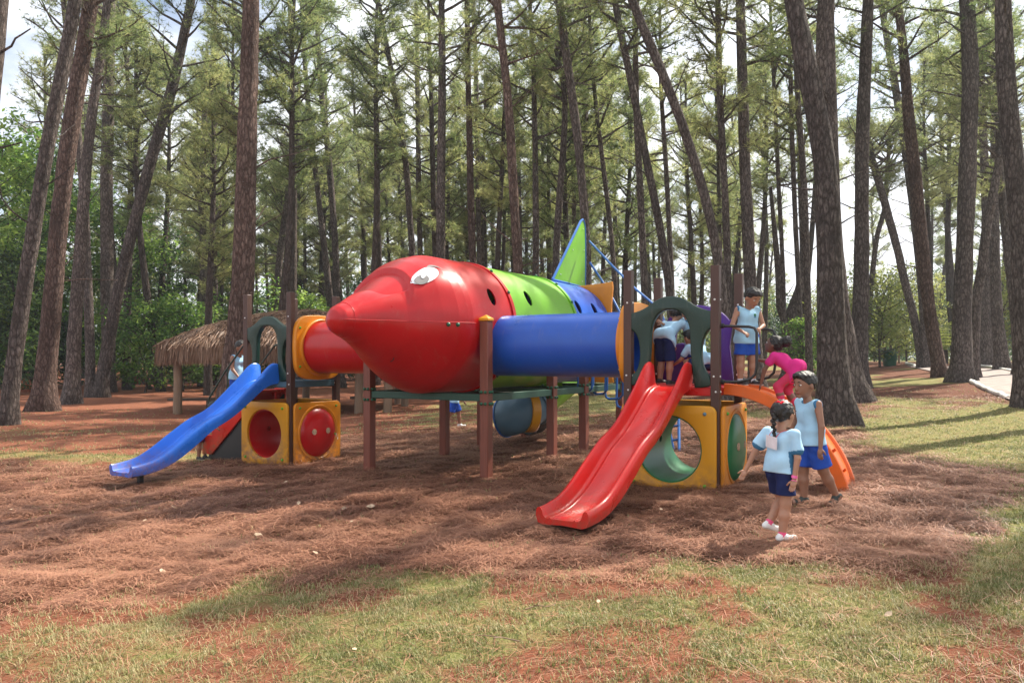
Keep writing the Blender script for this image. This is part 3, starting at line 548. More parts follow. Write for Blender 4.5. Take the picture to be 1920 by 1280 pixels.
for kind,px,Y,s,lab in [('tall2',1680,88,.95,'dark tree far off between the straight dark pine and the leaning one'),('tall2',1770,84,1.05,'dark tree far off left of the thickest roadside pine'),('tall2',1870,80,1.0,'dark tree far off across the road'),('tall2',1600,95,.85,'dark tree far off right of the huge pine'),('tall2',1930,70,1.1,'dark tree at the right frame edge beyond the road')]:
    plant(kind,px,Y,s,lab,'broadleaf_tree','tree','dark trees far beyond the right lawn')
# palm-like plant by the road
pb=MB(); rs=np.random.default_rng(5)
for i in range(13):
    an=i*.483*2; pts=[];d=Vector((math.cos(an),math.sin(an),1.5)).normalized(); p=Vector((0,0,.4)); 
    for k in range(9): pts.append(p.copy()); p=p+d*.28; d=(d+Vector((0,0,-.2))).normalized()
    pb.tube(pts,.012,4,0)
    for k in range(1,9):
        dd=(pts[min(k+1,8)]-pts[k-1]).normalized(); sd_=dd.cross(Vector((0,0,1))).normalized()
        for s_ in(-1,1):
            for e in(0,.14):
                q=pts[k]+dd*e; tip=q+sd_*s_*(.45-.03*k)+dd*.15-Vector((0,0,.16)); pb.add([q-dd*.02,q+dd*.02,tip],[(0,1,2)])
X,Y=(1772-960)/F*46,46; po=empty('palm_plant',(X,Y,float(gz(X,Y))),0,'small palm with arching yellow green fronds behind the roadside pines','palm'); po.scale=(1.5,1.5,1.9)
t_=MB(); t_.tube([(0,0,-.1),(0,0,.45)],[.12,.1],8); t_.obj('trunk',M['barkfar'],po); pb.obj('crown',M['leafyel'],po,smooth=False)
# leaning bare branch, termite mounds, bin, pole
m_=MB(); m_.tube([(0,0,-.1),(-.25,0,.5),(-.75,0,1.3),(-1.2,0,1.9),(-1.25,.1,2.6),(-1.7,.1,3.1)],[.10,.085,.075,.06,.045,.02],8); m_.tube([(-.75,0,1.3),(-.5,0,2.2),(-.4,.1,3.0)],[.04,.03,.015],6)
X,Y=p2g(284,730); o=m_.obj('bare_tree',M['barkfar'],loc=(X,Y,float(gz(X,Y)))); tag(o,'bent bare little tree leaning left beside the hut','tree'); o.scale=(1.25,1.25,1.25)
for px,py,s,lab in [(252,719,1.0,'red termite mound beside the bent bare tree'),(46,735,1.0,'red termite mound behind the leftmost leaning pine')]:
    X,Y=p2g(px,py); mm=MB(); P=[]
    for i in range(9):
        t=i/8; P.append([(math.cos(a)*.62*(1-t**1.8)*(1+.25*math.sin(3*a+t*5)+random.uniform(-.1,.1)),math.sin(a)*.62*(1-t**1.8),-.05+.85*t+random.uniform(-.03,.03)) for a in np.linspace(0,2*math.pi,15)[:-1]])
    mm.grid(P,wrap=True); o=mm.obj('termite_mound',simple('red_earth',(.30,.09,.045),.95,var=.4,sc=9,bmp=.6),ang=60,loc=(X,Y,float(gz(X,Y)))); o.scale=(s,s,s); tag(o,lab,'termite mound','red termite mounds')
X,Y=p2g(1668,686); be=empty('litter_bin',(X,Y,float(gz(X,Y))),.3,'green plastic litter bin on the grass between pines','bin')
b1=MB(); P=[[(math.cos(a)*r,math.sin(a)*r*.8,z) for a in np.linspace(0,6.2832,17)[:-1]] for z,r in((0,.30),(.05,.32),(.7,.38),(.74,.41),(.78,.41))]; b1.grid(P,wrap=True); b1.add([],[]); b1.obj('body',plastic('bin_green',(.015,.10,.05),.5),be)
b2=MB(); P=[[(math.cos(a)*r,math.sin(a)*r*.8,z) for a in np.linspace(0,6.2832,17)[:-1]] for z,r in((.785,.42),(.86,.40),(.95,.28),(.98,.02))]; b2.grid(P,wrap=True); b2.obj('lid',plastic('bin_lid',(.012,.075,.04),.5),be); be.scale=(1.25,1.25,1.05)
X,Y=p2g(1686,681); m_=MB(); m_.tube([(0,0,-.2),(-.04,0,1.5)],[.06,.055],8); o=m_.obj('wooden_stake',M['rawwood'],loc=(X,Y,float(gz(X,Y)))); tag(o,'thin pale wooden stake right of the green bin','stake')
# far wood as one mass
rs=np.random.default_rng(77); C=[]
for i in range(9500):
    Y=rs.uniform(95,135); t=rs.uniform(-.85,.85); h=(15 if t<-.05 else 11 if t<.10 else 7 if t<.42 else 9)+2.5*math.sin(t*23)+1.6*math.sin(t*61); C.append((t*Y,Y,rs.uniform(0,1)**.8*h))
V,Ft=leaf_mesh(rs,np.array(C),11,(1.1,1.1,.7),.30,.5); o=link('far_wood',npmesh('far_wood',V,Ft,[M['leafdk']])); tag(o,'distant wood closing off the view behind the pines','wood',kind='stuff')
# ---------------- the play structure ----------------
PS=empty('play_structure',(-1.18,10.42,0),R(-30.7),'large rocket shaped play structure of coloured plastic tubes, towers, slides on brown posts','play structure')
# local frame: x towards the right tower, y towards the tail, z up
ZC=1.99; RR=.92
M['lit_hole']=simple('pale_vent',(.42,.30,.20),.7,var=.5,sc=60)  # pale tan painted in for light coming through the tube's holes
def part(mb,name,mat,parent=None,label=None,**k):
    o=mb.obj(name,mat,parent or PS,**k)
    if label: o['label']=label
    return o
_bm={}
def bolt(parent,p,col='bolt',r=.026,nrm=None):
    if (col,r) not in _bm: _bm[(col,r)]=MB().ball((0,0,0),r,10).mesh('bolt',[M[col]])
    return link('bolt',_bm[(col,r)],parent,p)
def circle(r,n=56,c=(0,0),sx=1,sy=1): return [(c[0]+r*sx*math.cos(2*math.pi*i/n),c[1]+r*sy*math.sin(2*math.pi*i/n)) for i in range(n)]
def rrect(w_,h_,r,n=6,c=(0,0)):
    P=[]
    for cx,cy,a0 in((w_/2-r,h_/2-r,0),(-w_/2+r,h_/2-r,90),(-w_/2+r,-h_/2+r,180),(w_/2-r,-h_/2+r,270)):
        for i in range(n+1): a=R(a0+90*i/n); P.append((c[0]+cx+r*math.cos(a),c[1]+cy+r*math.sin(a)))
    return P
def cutter(pts_axis,r,sx=1.0):
    m=MB(); m.tube(pts_axis,r,28); o=m.obj('cutter',M['black'],PS); return o
# --- nose
prof=[(-1.80,.0),(-1.79,.06),(-1.76,.115),(-1.70,.165),(-1.62,.195),(-1.55,.224),(-1.50,.250),(-1.38,.308),(-1.2,.40),(-1.0,.505),(-.8,.63),(-.6,.745),(-.4,.845),(-.27,.895),(-.19,.918),(-.15,.922),(.0,.922),(.80,.922)]
PSs=[p[0] for p in prof]; PRr=[p[1] for p in prof]
def nose_r(s,th):                              # th: 0 on top, positive towards the right side
    r=float(np.interp(s,PSs,PRr)); a=abs(th); 
    r+=.030*math.cos(th)*math.exp(-((s+1.28)/.24)**2)
    sc=-.79-.09*(a/R(46))**2
    if a<R(75):
        win=max(0.,1-(a/R(47))**2)
        if s<sc+.03: r-=.12*win**.7*math.exp(-((sc-s)/.42)**2 if s<sc else 0)*float(1-sst(sc-.004,sc+.022,s))
        r+=.05*float(1-sst(R(45),R(72),a))*float(sst(sc-.004,sc+.022,s))*float(1-sst(-.60,-.19,s)) if s<-.19 else 0
    return r
def nose_pt(s,th,off=0):
    r=nose_r(s,th)+off; return (math.sin(th)*r,s,ZC+math.cos(th)*r)
ss=np.unique(np.round(np.concatenate([np.array(PSs),np.linspace(-1.79,-1.5,9),np.linspace(-1.5,-.15,150),np.linspace(-.15,.8,8)]),4)); ths=np.linspace(-math.pi,math.pi,145)[:-1]
m=MB(); P=[[nose_pt(s,t) for t in ths] for s in ss]
m.grid(P,wrap=True); Pi=[[(math.sin(t)*(.905),s,ZC+math.cos(t)*(.905)) for t in ths] for s in(.8,0.,-.1)]
for s in(-.4,-.8,-1.2,-1.5): Pi.append([(math.sin(t)*(float(np.interp(s,PSs,PRr))-.02),s,ZC+math.cos(t)*(float(np.interp(s,PSs,PRr))-.02)) for t in ths])
Pi.append([(math.sin(t)*.05,-1.7,ZC+math.cos(t)*.05) for t in ths]); Pi.append([(0,-1.7,ZC) for t in ths]); m.grid(Pi,wrap=True)
nrow=len(ss); J=144
m.f.extend([((nrow-1)*J+j,(nrow-1)*J+(j+1)%J,nrow*J+(j+1)%J,nrow*J+j) for j in range(J)]); m.m.extend([0]*J)
nose=part(m,'nose_cone',M['red'],label='red rocket nose cone with a painted eye',ang=32)
bm=bmesh.new(); bm.from_mesh(nose.data); bmesh.ops.remove_doubles(bm,verts=bm.verts,dist=1e-5); bmesh.ops.recalc_face_normals(bm,faces=bm.faces); bm.to_mesh(nose.data); bm.free()
def hole(s,th,a=.085,bb=.125):
    c=Vector((math.sin(th),0,math.cos(th))); m=MB(); V=[]; up=Vector((math.cos(th),0,-math.sin(th)))
    for k in(.72,1.1):
        for i in range(32): t=2*math.pi*i/32; V.append(Vector((0,s,ZC))+c*k+Vector((0,1,0))*math.cos(t)*a+up*math.sin(t)*bb)
    m.add(V,[(i,(i+1)%32,32+(i+1)%32,32+i) for i in range(32)]+[tuple(range(31,-1,-1)),tuple(range(32,64))]); return m.obj('cutter',M['black'],PS)
cut(nose,[hole(.36,R(66)),hole(.36,R(-66))])
# body sections
def shell(s0,s1,r0,r1,mat,name,label,th=.018):
    m=MB(); J=96; tt=[2*math.pi*j/J for j in range(J)]; k=8
    P=[]
    for i in range(k+1):
        t=i/k; s=s0+(s1-s0)*t; r=r0+(r1-r0)*t; P.append([(math.sin(a)*r,s,ZC+math.cos(a)*r) for a in tt])
    for i in range(k,-1,-1):
        t=i/k; s=s0+(s1-s0)*t; r=r0+(r1-r0)*t-th; P.append([(math.sin(a)*r,s,ZC+math.cos(a)*r) for a in tt])
    P.append(P[0]); m.grid(P,wrap=True); o=part(m,name,mat,label=label)
    bm=bmesh.new(); bm.from_mesh(o.data); bmesh.ops.remove_doubles(bm,verts=bm.verts,dist=1e-5); bmesh.ops.recalc_face_normals(bm,faces=bm.faces); bm.to_mesh(o.data); bm.free(); return o
greens=shell(.86,2.82,.915,.905,M['green'],'body_section','lime green middle section of the rocket body')
blues=shell(2.88,4.28,.90,.885,M['blue'],'body_section','blue rear section of the rocket body')
cut(greens,[hole(1.42,R(62)),hole(1.42,R(-62))]); cut(blues,[hole(3.10,R(64)),hole(3.10,R(-64)),hole(3.75,R(64)),hole(3.75,R(-64))])
def ring(s,r,wd,mat,parent,nb,col):
    m=MB(); J=96; P=[]
    for (ds,dr) in((-wd/2,-.004),(-wd/2,.016),(wd/2,.016),(wd/2,-.004)): P.append([(math.sin(a)*(r+dr),s+ds,ZC+math.cos(a)*(r+dr)) for a in [2*math.pi*j/J for j in range(J)]])
    P.append([(math.sin(a)*(r-.02),s+wd/2,ZC+math.cos(a)*(r-.02)) for a in [2*math.pi*j/J for j in range(J)]])
    m.grid(P,wrap=True); o=part(m,'joint_ring',mat,parent)
    for i in range(nb):
        a=2*math.pi*(i+.35)/nb; bolt(parent,(math.sin(a)*(r+.022),s,ZC+math.cos(a)*(r+.022)),col,.024)
    return o
ring(.83,.925,.075,M['red'],nose,14,'bolt'); ring(2.85,.908,.07,M['green'],greens,14,'bolt')
m=MB(); m.tube([nose_pt(-1.60,t,.001) for t in np.linspace(-math.pi,math.pi,49)],.004,6); part(m,'seam',M['red'],nose)
# horizontal seam of the nose with its bolts
for sgn in(1,-1):
    m=MB(); pts=[]
    for s in np.linspace(-1.74,-.15,40): r=float(np.interp(s,PSs,PRr)); pts.append((sgn*(r+.002),s,ZC))
    m.tube(pts,.006,6); part(m,'seam',M['red'],nose)
    for s in(-.55,-.43): bolt(nose,(sgn*(float(np.interp(s,PSs,PRr))+.01),s,ZC-.03),'bolt',.028)
def decal(name,cs,cth,fn,mat,off,n=40,rings=5):
    """flat sticker: fn(angle)-> (ds, arc) outline around the centre"""
    m=MB(); V=[nose_pt(cs,cth,off)]; Fs=[]
    for k in range(1,rings+1):
        for i in range(n):
            ds,da=fn(2*math.pi*i/n); V.append(nose_pt(cs+ds*k/rings,cth+(da*k/rings)/nose_r(cs,cth),off))
    for i in range(n): Fs.append((0,1+i,1+(i+1)%n))
    for k in range(rings-1):
        for i in range(n): a=1+k*n+i; b=1+k*n+(i+1)%n; Fs.append((a,a+n,b+n,b))
    m.add(V,Fs); return part(m,name,mat,nose)
for sg in(1,):
    def ell(a,b,rot):
        return lambda t:(a*math.cos(t)*math.cos(rot)-b*math.sin(t)*math.sin(rot), sg*-(a*math.cos(t)*math.sin(rot)+b*math.sin(t)*math.cos(rot)))
    e=decal('eye',-.655,sg*R(40.5),ell(.20,.11,.20),M['white'],.010,n=48,rings=8)
    q=decal('pupil',-.74,sg*R(44),ell(.092,.07,.1),M['greypaint'],.017,rings=6)
    q2=decal('pupil_glint',-.70,sg*R(41.5),ell(.034,.022,.6),M['white'],.024,rings=2)
    m=MB(); P=[]
    for t in np.linspace(0,1,12):
        s=-.54+.18*t; th=sg*(R(32)-R(2)*math.sin(t*2.2)+R(9)*t*t); wd=.028*math.sin(math.pi*min(1,t*.9+.05)); P.append([nose_pt(s,th-wd,.008),nose_pt(s,th+wd,.008)])
    m.grid(P); part(m,'eyebrow',M['greypaint'],nose)
m=MB(); m.tube([nose_pt(-.98+.02*math.sin(t*2.2),R(149+t*9),.004) for t in np.linspace(0,1,9)],.007,6); part(m,'mouth',M['black'],nose)
# rear flange of the rocket: square moulded panel
def flange_loop(h,bul=.0,n=10):
    """square with slightly scooped edges and rounded corners"""
    P=[]
    for k in range(4):
        a0=k*math.pi/2
        for i in range(n*2):
            t=-1+2*i/(n*2); u=h*t; v_=h-bul*(1-t*t)
            if abs(t)>.9: v_-= (abs(t)-.9)*.25*h
            c,s_=math.cos(a0),math.sin(a0); P.append((u*c+v_*s_,-u*s_+v_*c) )
    return P
def xyz(axisname): return ((1,0,0),(0,0,1),(0,1,0)) if axisname=='y' else ((0,1,0),(0,0,1),(1,0,0))
plate('end_flange',[flange_loop(.90,.05),circle(.85)],.06,M['orangeyellow'],PS,xyz('y'),(0,4.33,ZC))
m=MB(); m.add([],[]); 
# back platform wall (dark inside) behind the flange
plate('rear_wall',[circle(.885)],.03,M['purple'],PS,xyz('y'),(0,4.45,ZC),bevel=.005)
# --- posts & beams of the rocket frame
def post(x,y,z1,wd,mat,label=None,cap=None,z0=-.45,capmat=None):
    m=MB().box((0,0,(z0+z1)/2),(wd,wd,z1-z0)); o=m.obj('post',M[mat],PS,bevel=.008,loc=(x,y,0))
    if label: o['label']=label
    if cap:
        c=MB(); h=wd/2+.012; c.add([(-h,-h,z1),(h,-h,z1),(h,h,z1),(-h,h,z1),(-h,-h,z1+.035),(h,-h,z1+.035),(h,h,z1+.035),(-h,h,z1+.035),(0,0,z1+.085)],[(3,2,1,0),(0,1,5,4),(1,2,6,5),(2,3,7,6),(3,0,4,7),(4,5,8),(5,6,8),(6,7,8),(7,4,8)])
        c.obj('post_cap',M[cap],o,bevel=.006)
    return o
PW=.125; frame={}
for sx in(1,-1):
    for i,s in enumerate((0,1.82,2.93,4.45)):
        x=sx*.985; f=post(x,s,2.02 if i in(0,) else 1.28,PW,'post',cap='yellow' if i==0 else None); frame[(sx,i)]=f
        for dz in(1.105,.955):
            for dy in(-.022,.032):
                if i<4: bolt(f,(sx*(PW/2+.008),dy,dz),'bolt',.022); bolt(f,(-sx*(PW/2+.008),dy,dz),'bolt',.022)
            for dx in(-.03,.03): bolt(f,(dx,-(PW/2+.008),dz),'bolt',.022)
    for a,b_ in((0,1.82),(1.82,2.93),(2.93,4.45)):
        part(MB().box((sx*.985,(a+b_)/2,1.03),(.075,b_-a-PW-.004,.095)),'beam',M['beam'],bevel=.006)
for s in(0,1.82,2.93,4.45): part(MB().box((0,s,1.03),(1.97-PW-.004,.075,.095)),'beam',M['beam'],bevel=.006)
for s in(.9,2.35): part(MB().box((0,s,1.045),(1.89,.16,.04)),'cradle',M['shade'],bevel=.006)
# --- crawl tunnels between rocket and towers
def tunnel(x0,x1,y,r,z,mat,label):
    m=MB(); J=72; P=[]
    xs_=np.linspace(x0,x1,14)
    for x in xs_: P.append([(x,y+math.sin(a)*r,z+math.cos(a)*r) for a in [2*math.pi*j/J for j in range(J)]])
    for x in xs_[::-1]: P.append([(x,y+math.sin(a)*(r-.02),z+math.cos(a)*(r-.02)) for a in [2*math.pi*j/J for j in range(J)]])
    P.append(P[0]); m.grid(P,wrap=True); return part(m,'crawl_tunnel',mat,label=label)
TZ=1.71; TR=.41
tunR=tunnel(.80,2.80,.62,TR,TZ,M['blue'],'blue crawl tunnel to the right tower'); tunL=tunnel(-.80,-2.66,.70,TR,TZ,M['red'],'red crawl tunnel to the left tower')
# --- towers
def arch_loops(wd):
    h=wd/2; out_=[]   # outline, deck at w=0
    def bez(a,b,c,d,n=12): return [tuple((1-t)**3*a[k]+3*(1-t)**2*t*b[k]+3*(1-t)*t*t*c[k]+t**3*d[k] for k in(0,1)) for t in [i/n for i in range(n)]]
    R_=[]
    R_+=bez((0,1.0),(.20,1.0),(.22,.86),(h,.82)); R_+=[(h,.82),(h,.70)]
    R_+=bez((h,.66),(h-.16,.60),(h-.16,.14),(h,.10),14); R_+=[(h,.02),(h-.10,.0)]
    R_+=[(.30,.0)]; R_+=bez((.30,.0),(.262,.25),(.255,.40),(.25,.55)); R_+=bez((.25,.55),(.25,.80),(.12,.885),(0,.885))
    Lm=[(-x,y) for x,y in R_[::-1]]
    return [R_+Lm[:-1]]
def tower(xa,xb,ya,yb,ztop,deckz,deckmat,colr,side):
    """side=+1: tunnel enters through the x=xa face; side=-1: through the x=xb face"""
    W=xb-xa; D=yb-ya; cx=(xa+xb)/2; cy=(ya+yb)/2; res={}
    for nm,x,y in(('fl',xa,ya),('fr',xb,ya),('bl',xa,yb),('br',xb,yb)):
        f=post(x,y,ztop,.098,'postdk'); res[nm]=f
        for z in(deckz-.05,deckz-.16+.05,deckz+.03): pass
        for z,dx in((deckz-.05,.012),(deckz+.12,-.01),(ztop-.38,.0)): bolt(f,(dx,-.049,z),'bolt_white',.012); bolt(f,(.049 if side>0 else -.049,dx,z),'bolt_white',.012)
    part(MB().box((cx,cy,deckz-.05),(W+.02,D+.02,.10)),'deck',deckmat,bevel=.012)
    # green arch on the slide side
    ar=plate('arch_panel',arch_loops(W-.10),.085,M['dkgreen'],PS,xyz('y'),(cx,ya,deckz+.01),bevel=.018); ar['label']='dark green arch panel over the %s slide'%colr
    # tunnel flange outside the posts
    fx=xa-.085 if side>0 else xb+.085; ty=.62 if side>0 else .70
    lp=[]
    for i in range(96):
        a=2*math.pi*i/96; c,s_=math.cos(a),math.sin(a); sq=1/max(abs(c),abs(s_)); r=.505*min(sq,1.16)-.035*math.cos(4*a)**2*0; r=.50+.085*abs(math.sin(2*a))**3; lp.append((r*c,r*s_))
    fl=plate('tunnel_flange',[lp,circle(TR-.015)],.09,M['orangeyellow'],PS,xyz('x'),(fx,ty,TZ),bevel=.02)
    m=MB(); P=[]
    for (dx,r) in((0,.455),(-.06*side,.455),(-.07*side,.44),(-.06*side,.412),(0,.412)): P.append([(fx-.04*side+dx,ty+math.sin(a)*r,TZ+math.cos(a)*r) for a in [2*math.pi*j/64 for j in range(64)]])
    m.grid(P,wrap=True); part(m,'rim',M['orangeyellow'],fl)
    for a in(35,145,215,325): bolt(fl,(fx-.052*side,ty+.53*math.cos(R(a)),TZ+.53*math.sin(R(a))),'boltlime' if side<0 else 'boltyellow',.020)
    # crawl tube under the deck with two square panels and side panels
    cr=.385; cz=.515 if side>0 else .345
    tm=M['tubegreen'] if side>0 else M['red']
    m=MB(); J=64; P=[]; ysl=np.linspace(ya-.06,yb+.06,9)
    for y in ysl: P.append([(cx+math.sin(a)*cr,y,cz+math.cos(a)*cr) for a in [2*math.pi*j/J for j in range(J)]])
    for y in ysl[::-1]: P.append([(cx+math.sin(a)*(cr-.02),y,cz+math.cos(a)*(cr-.02)) for a in [2*math.pi*j/J for j in range(J)]])
    P.append(P[0]); m.grid(P,wrap=True); tb=part(m,'crawl_tube',tm,label=('green' if side>0 else 'red')+' crawl tube under the deck')
    bm=bmesh.new(); bm.from_mesh(tb.data); bmesh.ops.remove_doubles(bm,verts=bm.verts,dist=1e-5); bmesh.ops.recalc_face_normals(bm,faces=bm.faces); bm.to_mesh(tb.data); bm.free()
    cuts=[cutter([(cx-.6,cy+dy,cz+.03),(cx+.6,cy+dy,cz+.03)],.042) for dy in(-.17,.17)]
    cut(tb,cuts)
    for yy,nrm in((ya-.075,-1),(yb+.075,1)):
        pl=plate('square_panel',[rrect(W+.03 if nrm<0 else W,.97,.07),circle(cr+.012)],.05,M['yellow'],PS,xyz('y'),(cx,yy,cz),bevel=.014)
        for bx,bz in((-.42,.41),(.42,.41),(.42,-.39),(-.42,-.39)): bolt(pl,(cx+bx,yy+nrm*.028,cz+bz),'boltlime' if side<0 or bz<0 else 'greyblue',.022)
    for xx,nrm in((xb+.072,1),(xa-.072,-1)):
        pl=plate('square_panel',[rrect(D-.02,.96,.07),circle(.40)],.05,M['orangeyellow'],PS,xyz('x'),(xx,cy,cz),bevel=.014)
        m=MB(); P=[]
        for (dx,r) in((.02,.45),(.035,.44),(.035,.42),(.02,.405)): P.append([(xx+nrm*dx,cy+math.sin(a)*r,cz+math.cos(a)*r) for a in [2*math.pi*j/56 for j in range(56)]])
        m.grid(P,wrap=True); part(m,'rim',M['orangeyellow'],pl)
        m=MB(); P=[[(xx-nrm*.02+nrm*q,cy+math.sin(a)*r,cz+math.cos(a)*r) for a in [2*math.pi*j/48 for j in range(48)]] for r,q in((.402,.0),(.38,.045),(.30,.085),(.18,.105),(.06,.112),(.001,.113))]
        m.grid(P,wrap=True); dm_=part(m,'bubble',tm,pl)
        for dy in(-.15,.15):
            vb=MB(); P=[[(xx-nrm*.02+nrm*(.1095+q),cy+dy+math.sin(a)*r,cz+.02+math.cos(a)*r) for a in [2*math.pi*j/20 for j in range(20)]] for r,q in((.048,-.01),(.046,.004),(.001,.006))]; vb.grid(P,wrap=True); part(vb,'lit_hole',M['lit_hole'],dm_)  # pale discs standing in for light that shows through round holes
        for by,bz in((-.40,.41),(.40,.41),(.36,-.05)): bolt(pl,(xx+nrm*.03,cy+by,cz+bz),'boltlime',.02)
        st=part(MB().box((xx+nrm*.027,cy+.42,cz-.10),(.003,.05,.10)),'sticker',M['white'],pl); part(MB().box((xx+nrm*.0292,cy+.42,cz-.085),(.002,.012,.06)).box((xx+nrm*.0292,cy+.437,cz-.085),(.002,.006,.06)),'print',M['greypaint'],pl)
    return res
RT=tower(2.90,3.93,.12,1.12,2.57,1.22,M['slide_red'],'red',1); LT=tower(-3.76,-2.77,.20,1.20,2.57,1.18,M['deckblue'],'blue',-1)
# sticker on the right tunnel flange
part(MB().box((2.768,.27,1.61),(.003,.05,.10)),'sticker',M['white'])
# purple panel behind the right tower
def purple():
    h=.44; ell=lambda cx_,cy_,a,b_,t0,t1,n_: [(cx_+a*math.cos(R(t0+(t1-t0)*i/n_)),cy_+b_*math.sin(R(t0+(t1-t0)*i/n_))) for i in range(n_+1)]
    out_=[(-h,0),(h,0),(h-.02,.2),(h-.05,.45),(h-.02,.65),(h,.78)]+ell(0,.60,h,.36,25,155,20)+[(-h,.78),(-h+.02,.65),(-h+.05,.45),(-h+.02,.2)]
    inner=[(.22,.14)]+ell(.0,.55,.29,.29,10,170,16)+ell(-.20,.36,.13,.13,150,-80,12)+ell(-.02,.15,.06,.06,200,340,8)+[(.05,.24)]+ell(.02,.36,.085,.10,-40,130,10)[::-1][:0]
    holes=[inner]
    o=plate('play_panel',[out_]+holes,.06,M['purple'],PS,xyz('y'),(3.415,1.12,1.23),bevel=.014); o['label']='purple play panel with round openings'
    o=plate('play_panel',[out_]+holes,.06,M['dkgreen'],PS,xyz('y'),(-3.265,1.20,1.19),bevel=.014)
purple()
# --- slides
def slide(xc,y0,y1,z0,z1,mat,label,skew=0,wd=.50):
    n=60; prof_=[]
    L_=y0-y1
    key=[(0,0),(.05,.0),(.12,.045),(.22,.20),(.34,.385),(.42,.475),(.50,.545),(.60,.70),(.72,.865),(.82,.955),(.90,.99),(1.0,1.0)]
    ks=[k[0] for k in key]; kz=[k[1] for k in key]
    ts=np.linspace(0,1,n); zz=np.interp(ts,ks,kz)
    for _ in range(3): zz=np.convolve(np.pad(zz,2,'edge'),[.1,.2,.4,.2,.1],'valid')
    P=[]
    for i,t in enumerate(ts):
        y=y0-L_*t; z=z0+(z1-z0)*zz[i]; j0=max(i-1,0); j1=min(i+1,n-1); dy=-L_*(ts[j1]-ts[j0]); dz=(z1-z0)*(zz[j1]-zz[j0]); ll=math.hypot(dy,dz); ny_,nz_=(-dz/ll,dy/ll)
        if nz_<0: ny_,nz_=-ny_,-nz_
        rail=.125+.15*math.exp(-((t-.03)/.07)**2)+.02*math.sin(t*12); rail=rail*(1-.18*float(sst(.9,1,t))); h=wd/2; x0=xc+skew*t
        sec=[(-h+.055,0.0),(-h+.035,.02),(-h+.018,rail-.02),(-h,rail),(-h-.022,rail-.006),(-h-.036,rail-.03),(-h-.040,rail-.075),(-h-.02,-.045),(-h+.03,-.062),(-.0,-.05),(h-.03,-.062),(h+.02,-.045),(h+.040,rail-.075),(h+.036,rail-.03),(h+.022,rail-.006),(h,rail),(h-.018,rail-.02),(h-.035,.02),(h-.055,0.0),(.135,-.002),(.122,.008),(.108,-.003),(0,-.006),(-.108,-.003),(-.122,.008),(-.135,-.002)]
        sec=[(a*(.8 if False else 1),b) for a,b in sec]
        P.append([(x0+a,y+ny_*b,z+nz_*b) for a,b in sec])
    m=MB(); m.grid(P,wrap=True); k=len(P[0]); m.f.append(tuple(range(k))); m.m.append(0); m.f.append(tuple((n-1)*k+i for i in range(k-1,-1,-1))); m.m.append(0)
    # end lip
    o=part(m,'slide',mat,label=label,ang=50); 
    f=MB(); f.box((xc+skew,y1+.28,z1-.25),(.06,.06,.42)); part(f,'foot',M['blackplastic'],o)
    lipz=P[-1]; return o
slide(3.41,.14,-2.36,1.225,.13,M['slide_red'],'red wavy slide from the right tower',skew=-.13,wd=.44)
slide(-3.27,.22,-2.22,1.185,.02,M['slide_blue'],'blue wavy slide from the left tower',skew=-.10,wd=.44)
# --- orange arched climber
m=MB(); P=[]; x0=3.96; a_=1.27; nA=34; wd=.52; cyc=.62
def clz(x): t=min(1,max(0,(x-x0)/a_)); return 1.235*(1-t**1.9)**(1/1.75)+.0
ang_=np.linspace(0,1,nA)
for t in ang_:
    x=x0+a_*(math.sin(t*math.pi/2)**1.0)*(.0+1.0); tt=(x-x0)/a_; z=1.235*max(0,1-tt**1.9)**(1/1.75)-.04
    P.append((x,z))
sec=[(-wd/2,-.07),(-wd/2-.03,-.06),(-wd/2-.03,.055),(-wd/2-.015,.065),(-wd/2+.015,.06),(-wd/2+.03,.03),(wd/2-.03,.03),(wd/2-.015,.06),(wd/2+.015,.065),(wd/2+.03,.055),(wd/2+.03,-.06),(wd/2,-.07)]
G=[]
for i,(x,z) in enumerate(P):
    j0=max(i-1,0); j1=min(i+1,nA-1); dx=P[j1][0]-P[j0][0]; dz=P[j1][1]-P[j0][1]; l=math.hypot(dx,dz); nx_,nz_=-dz/l,dx/l
    G.append([(x+nx_*b,cyc+a,z+nz_*b) for a,b in sec])
m.grid(G,wrap=True); k=len(sec); m.f.append(tuple(range(k))); m.m.append(0); m.f.append(tuple((nA-1)*k+i for i in range(k-1,-1,-1))); m.m.append(0)
climber=part(m,'arched_climber',M['orange'],label='orange arched climber on the right tower',ang=50)
cs=[]
for t in(.30,.43,.56,.68,.80,.90):
    i=int(t*(nA-1)); x,z=P[i]; dx=P[i+1][0]-P[i-1][0]; dz=P[i+1][1]-P[i-1][1]; an=math.atan2(dz,dx); cs.append(MB().box((x,cyc,z+.02),(.035,.30,.24),rot=Matrix.Rotation(-an,3,'Y')).obj('cutter',M['black'],PS))
cut(climber,cs)
# handrail loops at the climber
for yy,mt in((.16,'black'),(1.08,'black')):
    m=MB(); x0_=3.98; pts=[(x0_,yy,1.90),(x0_+.30,yy,1.885),(x0_+.36,yy,1.87),(x0_+.385,yy,1.82),(x0_+.385,yy,1.45),(x0_+.37,yy,1.37),(x0_+.31,yy,1.31),(x0_+.2,yy,1.285),(x0_,yy,1.28)]
    m.tube(pts,.016,10); m.tube([(x0_,yy,1.90),(x0_+.03,yy,1.90)],.028,10); m.tube([(x0_,yy,1.28),(x0_+.03,yy,1.28)],.028,10); part(m,'grab_rail',M[mt])
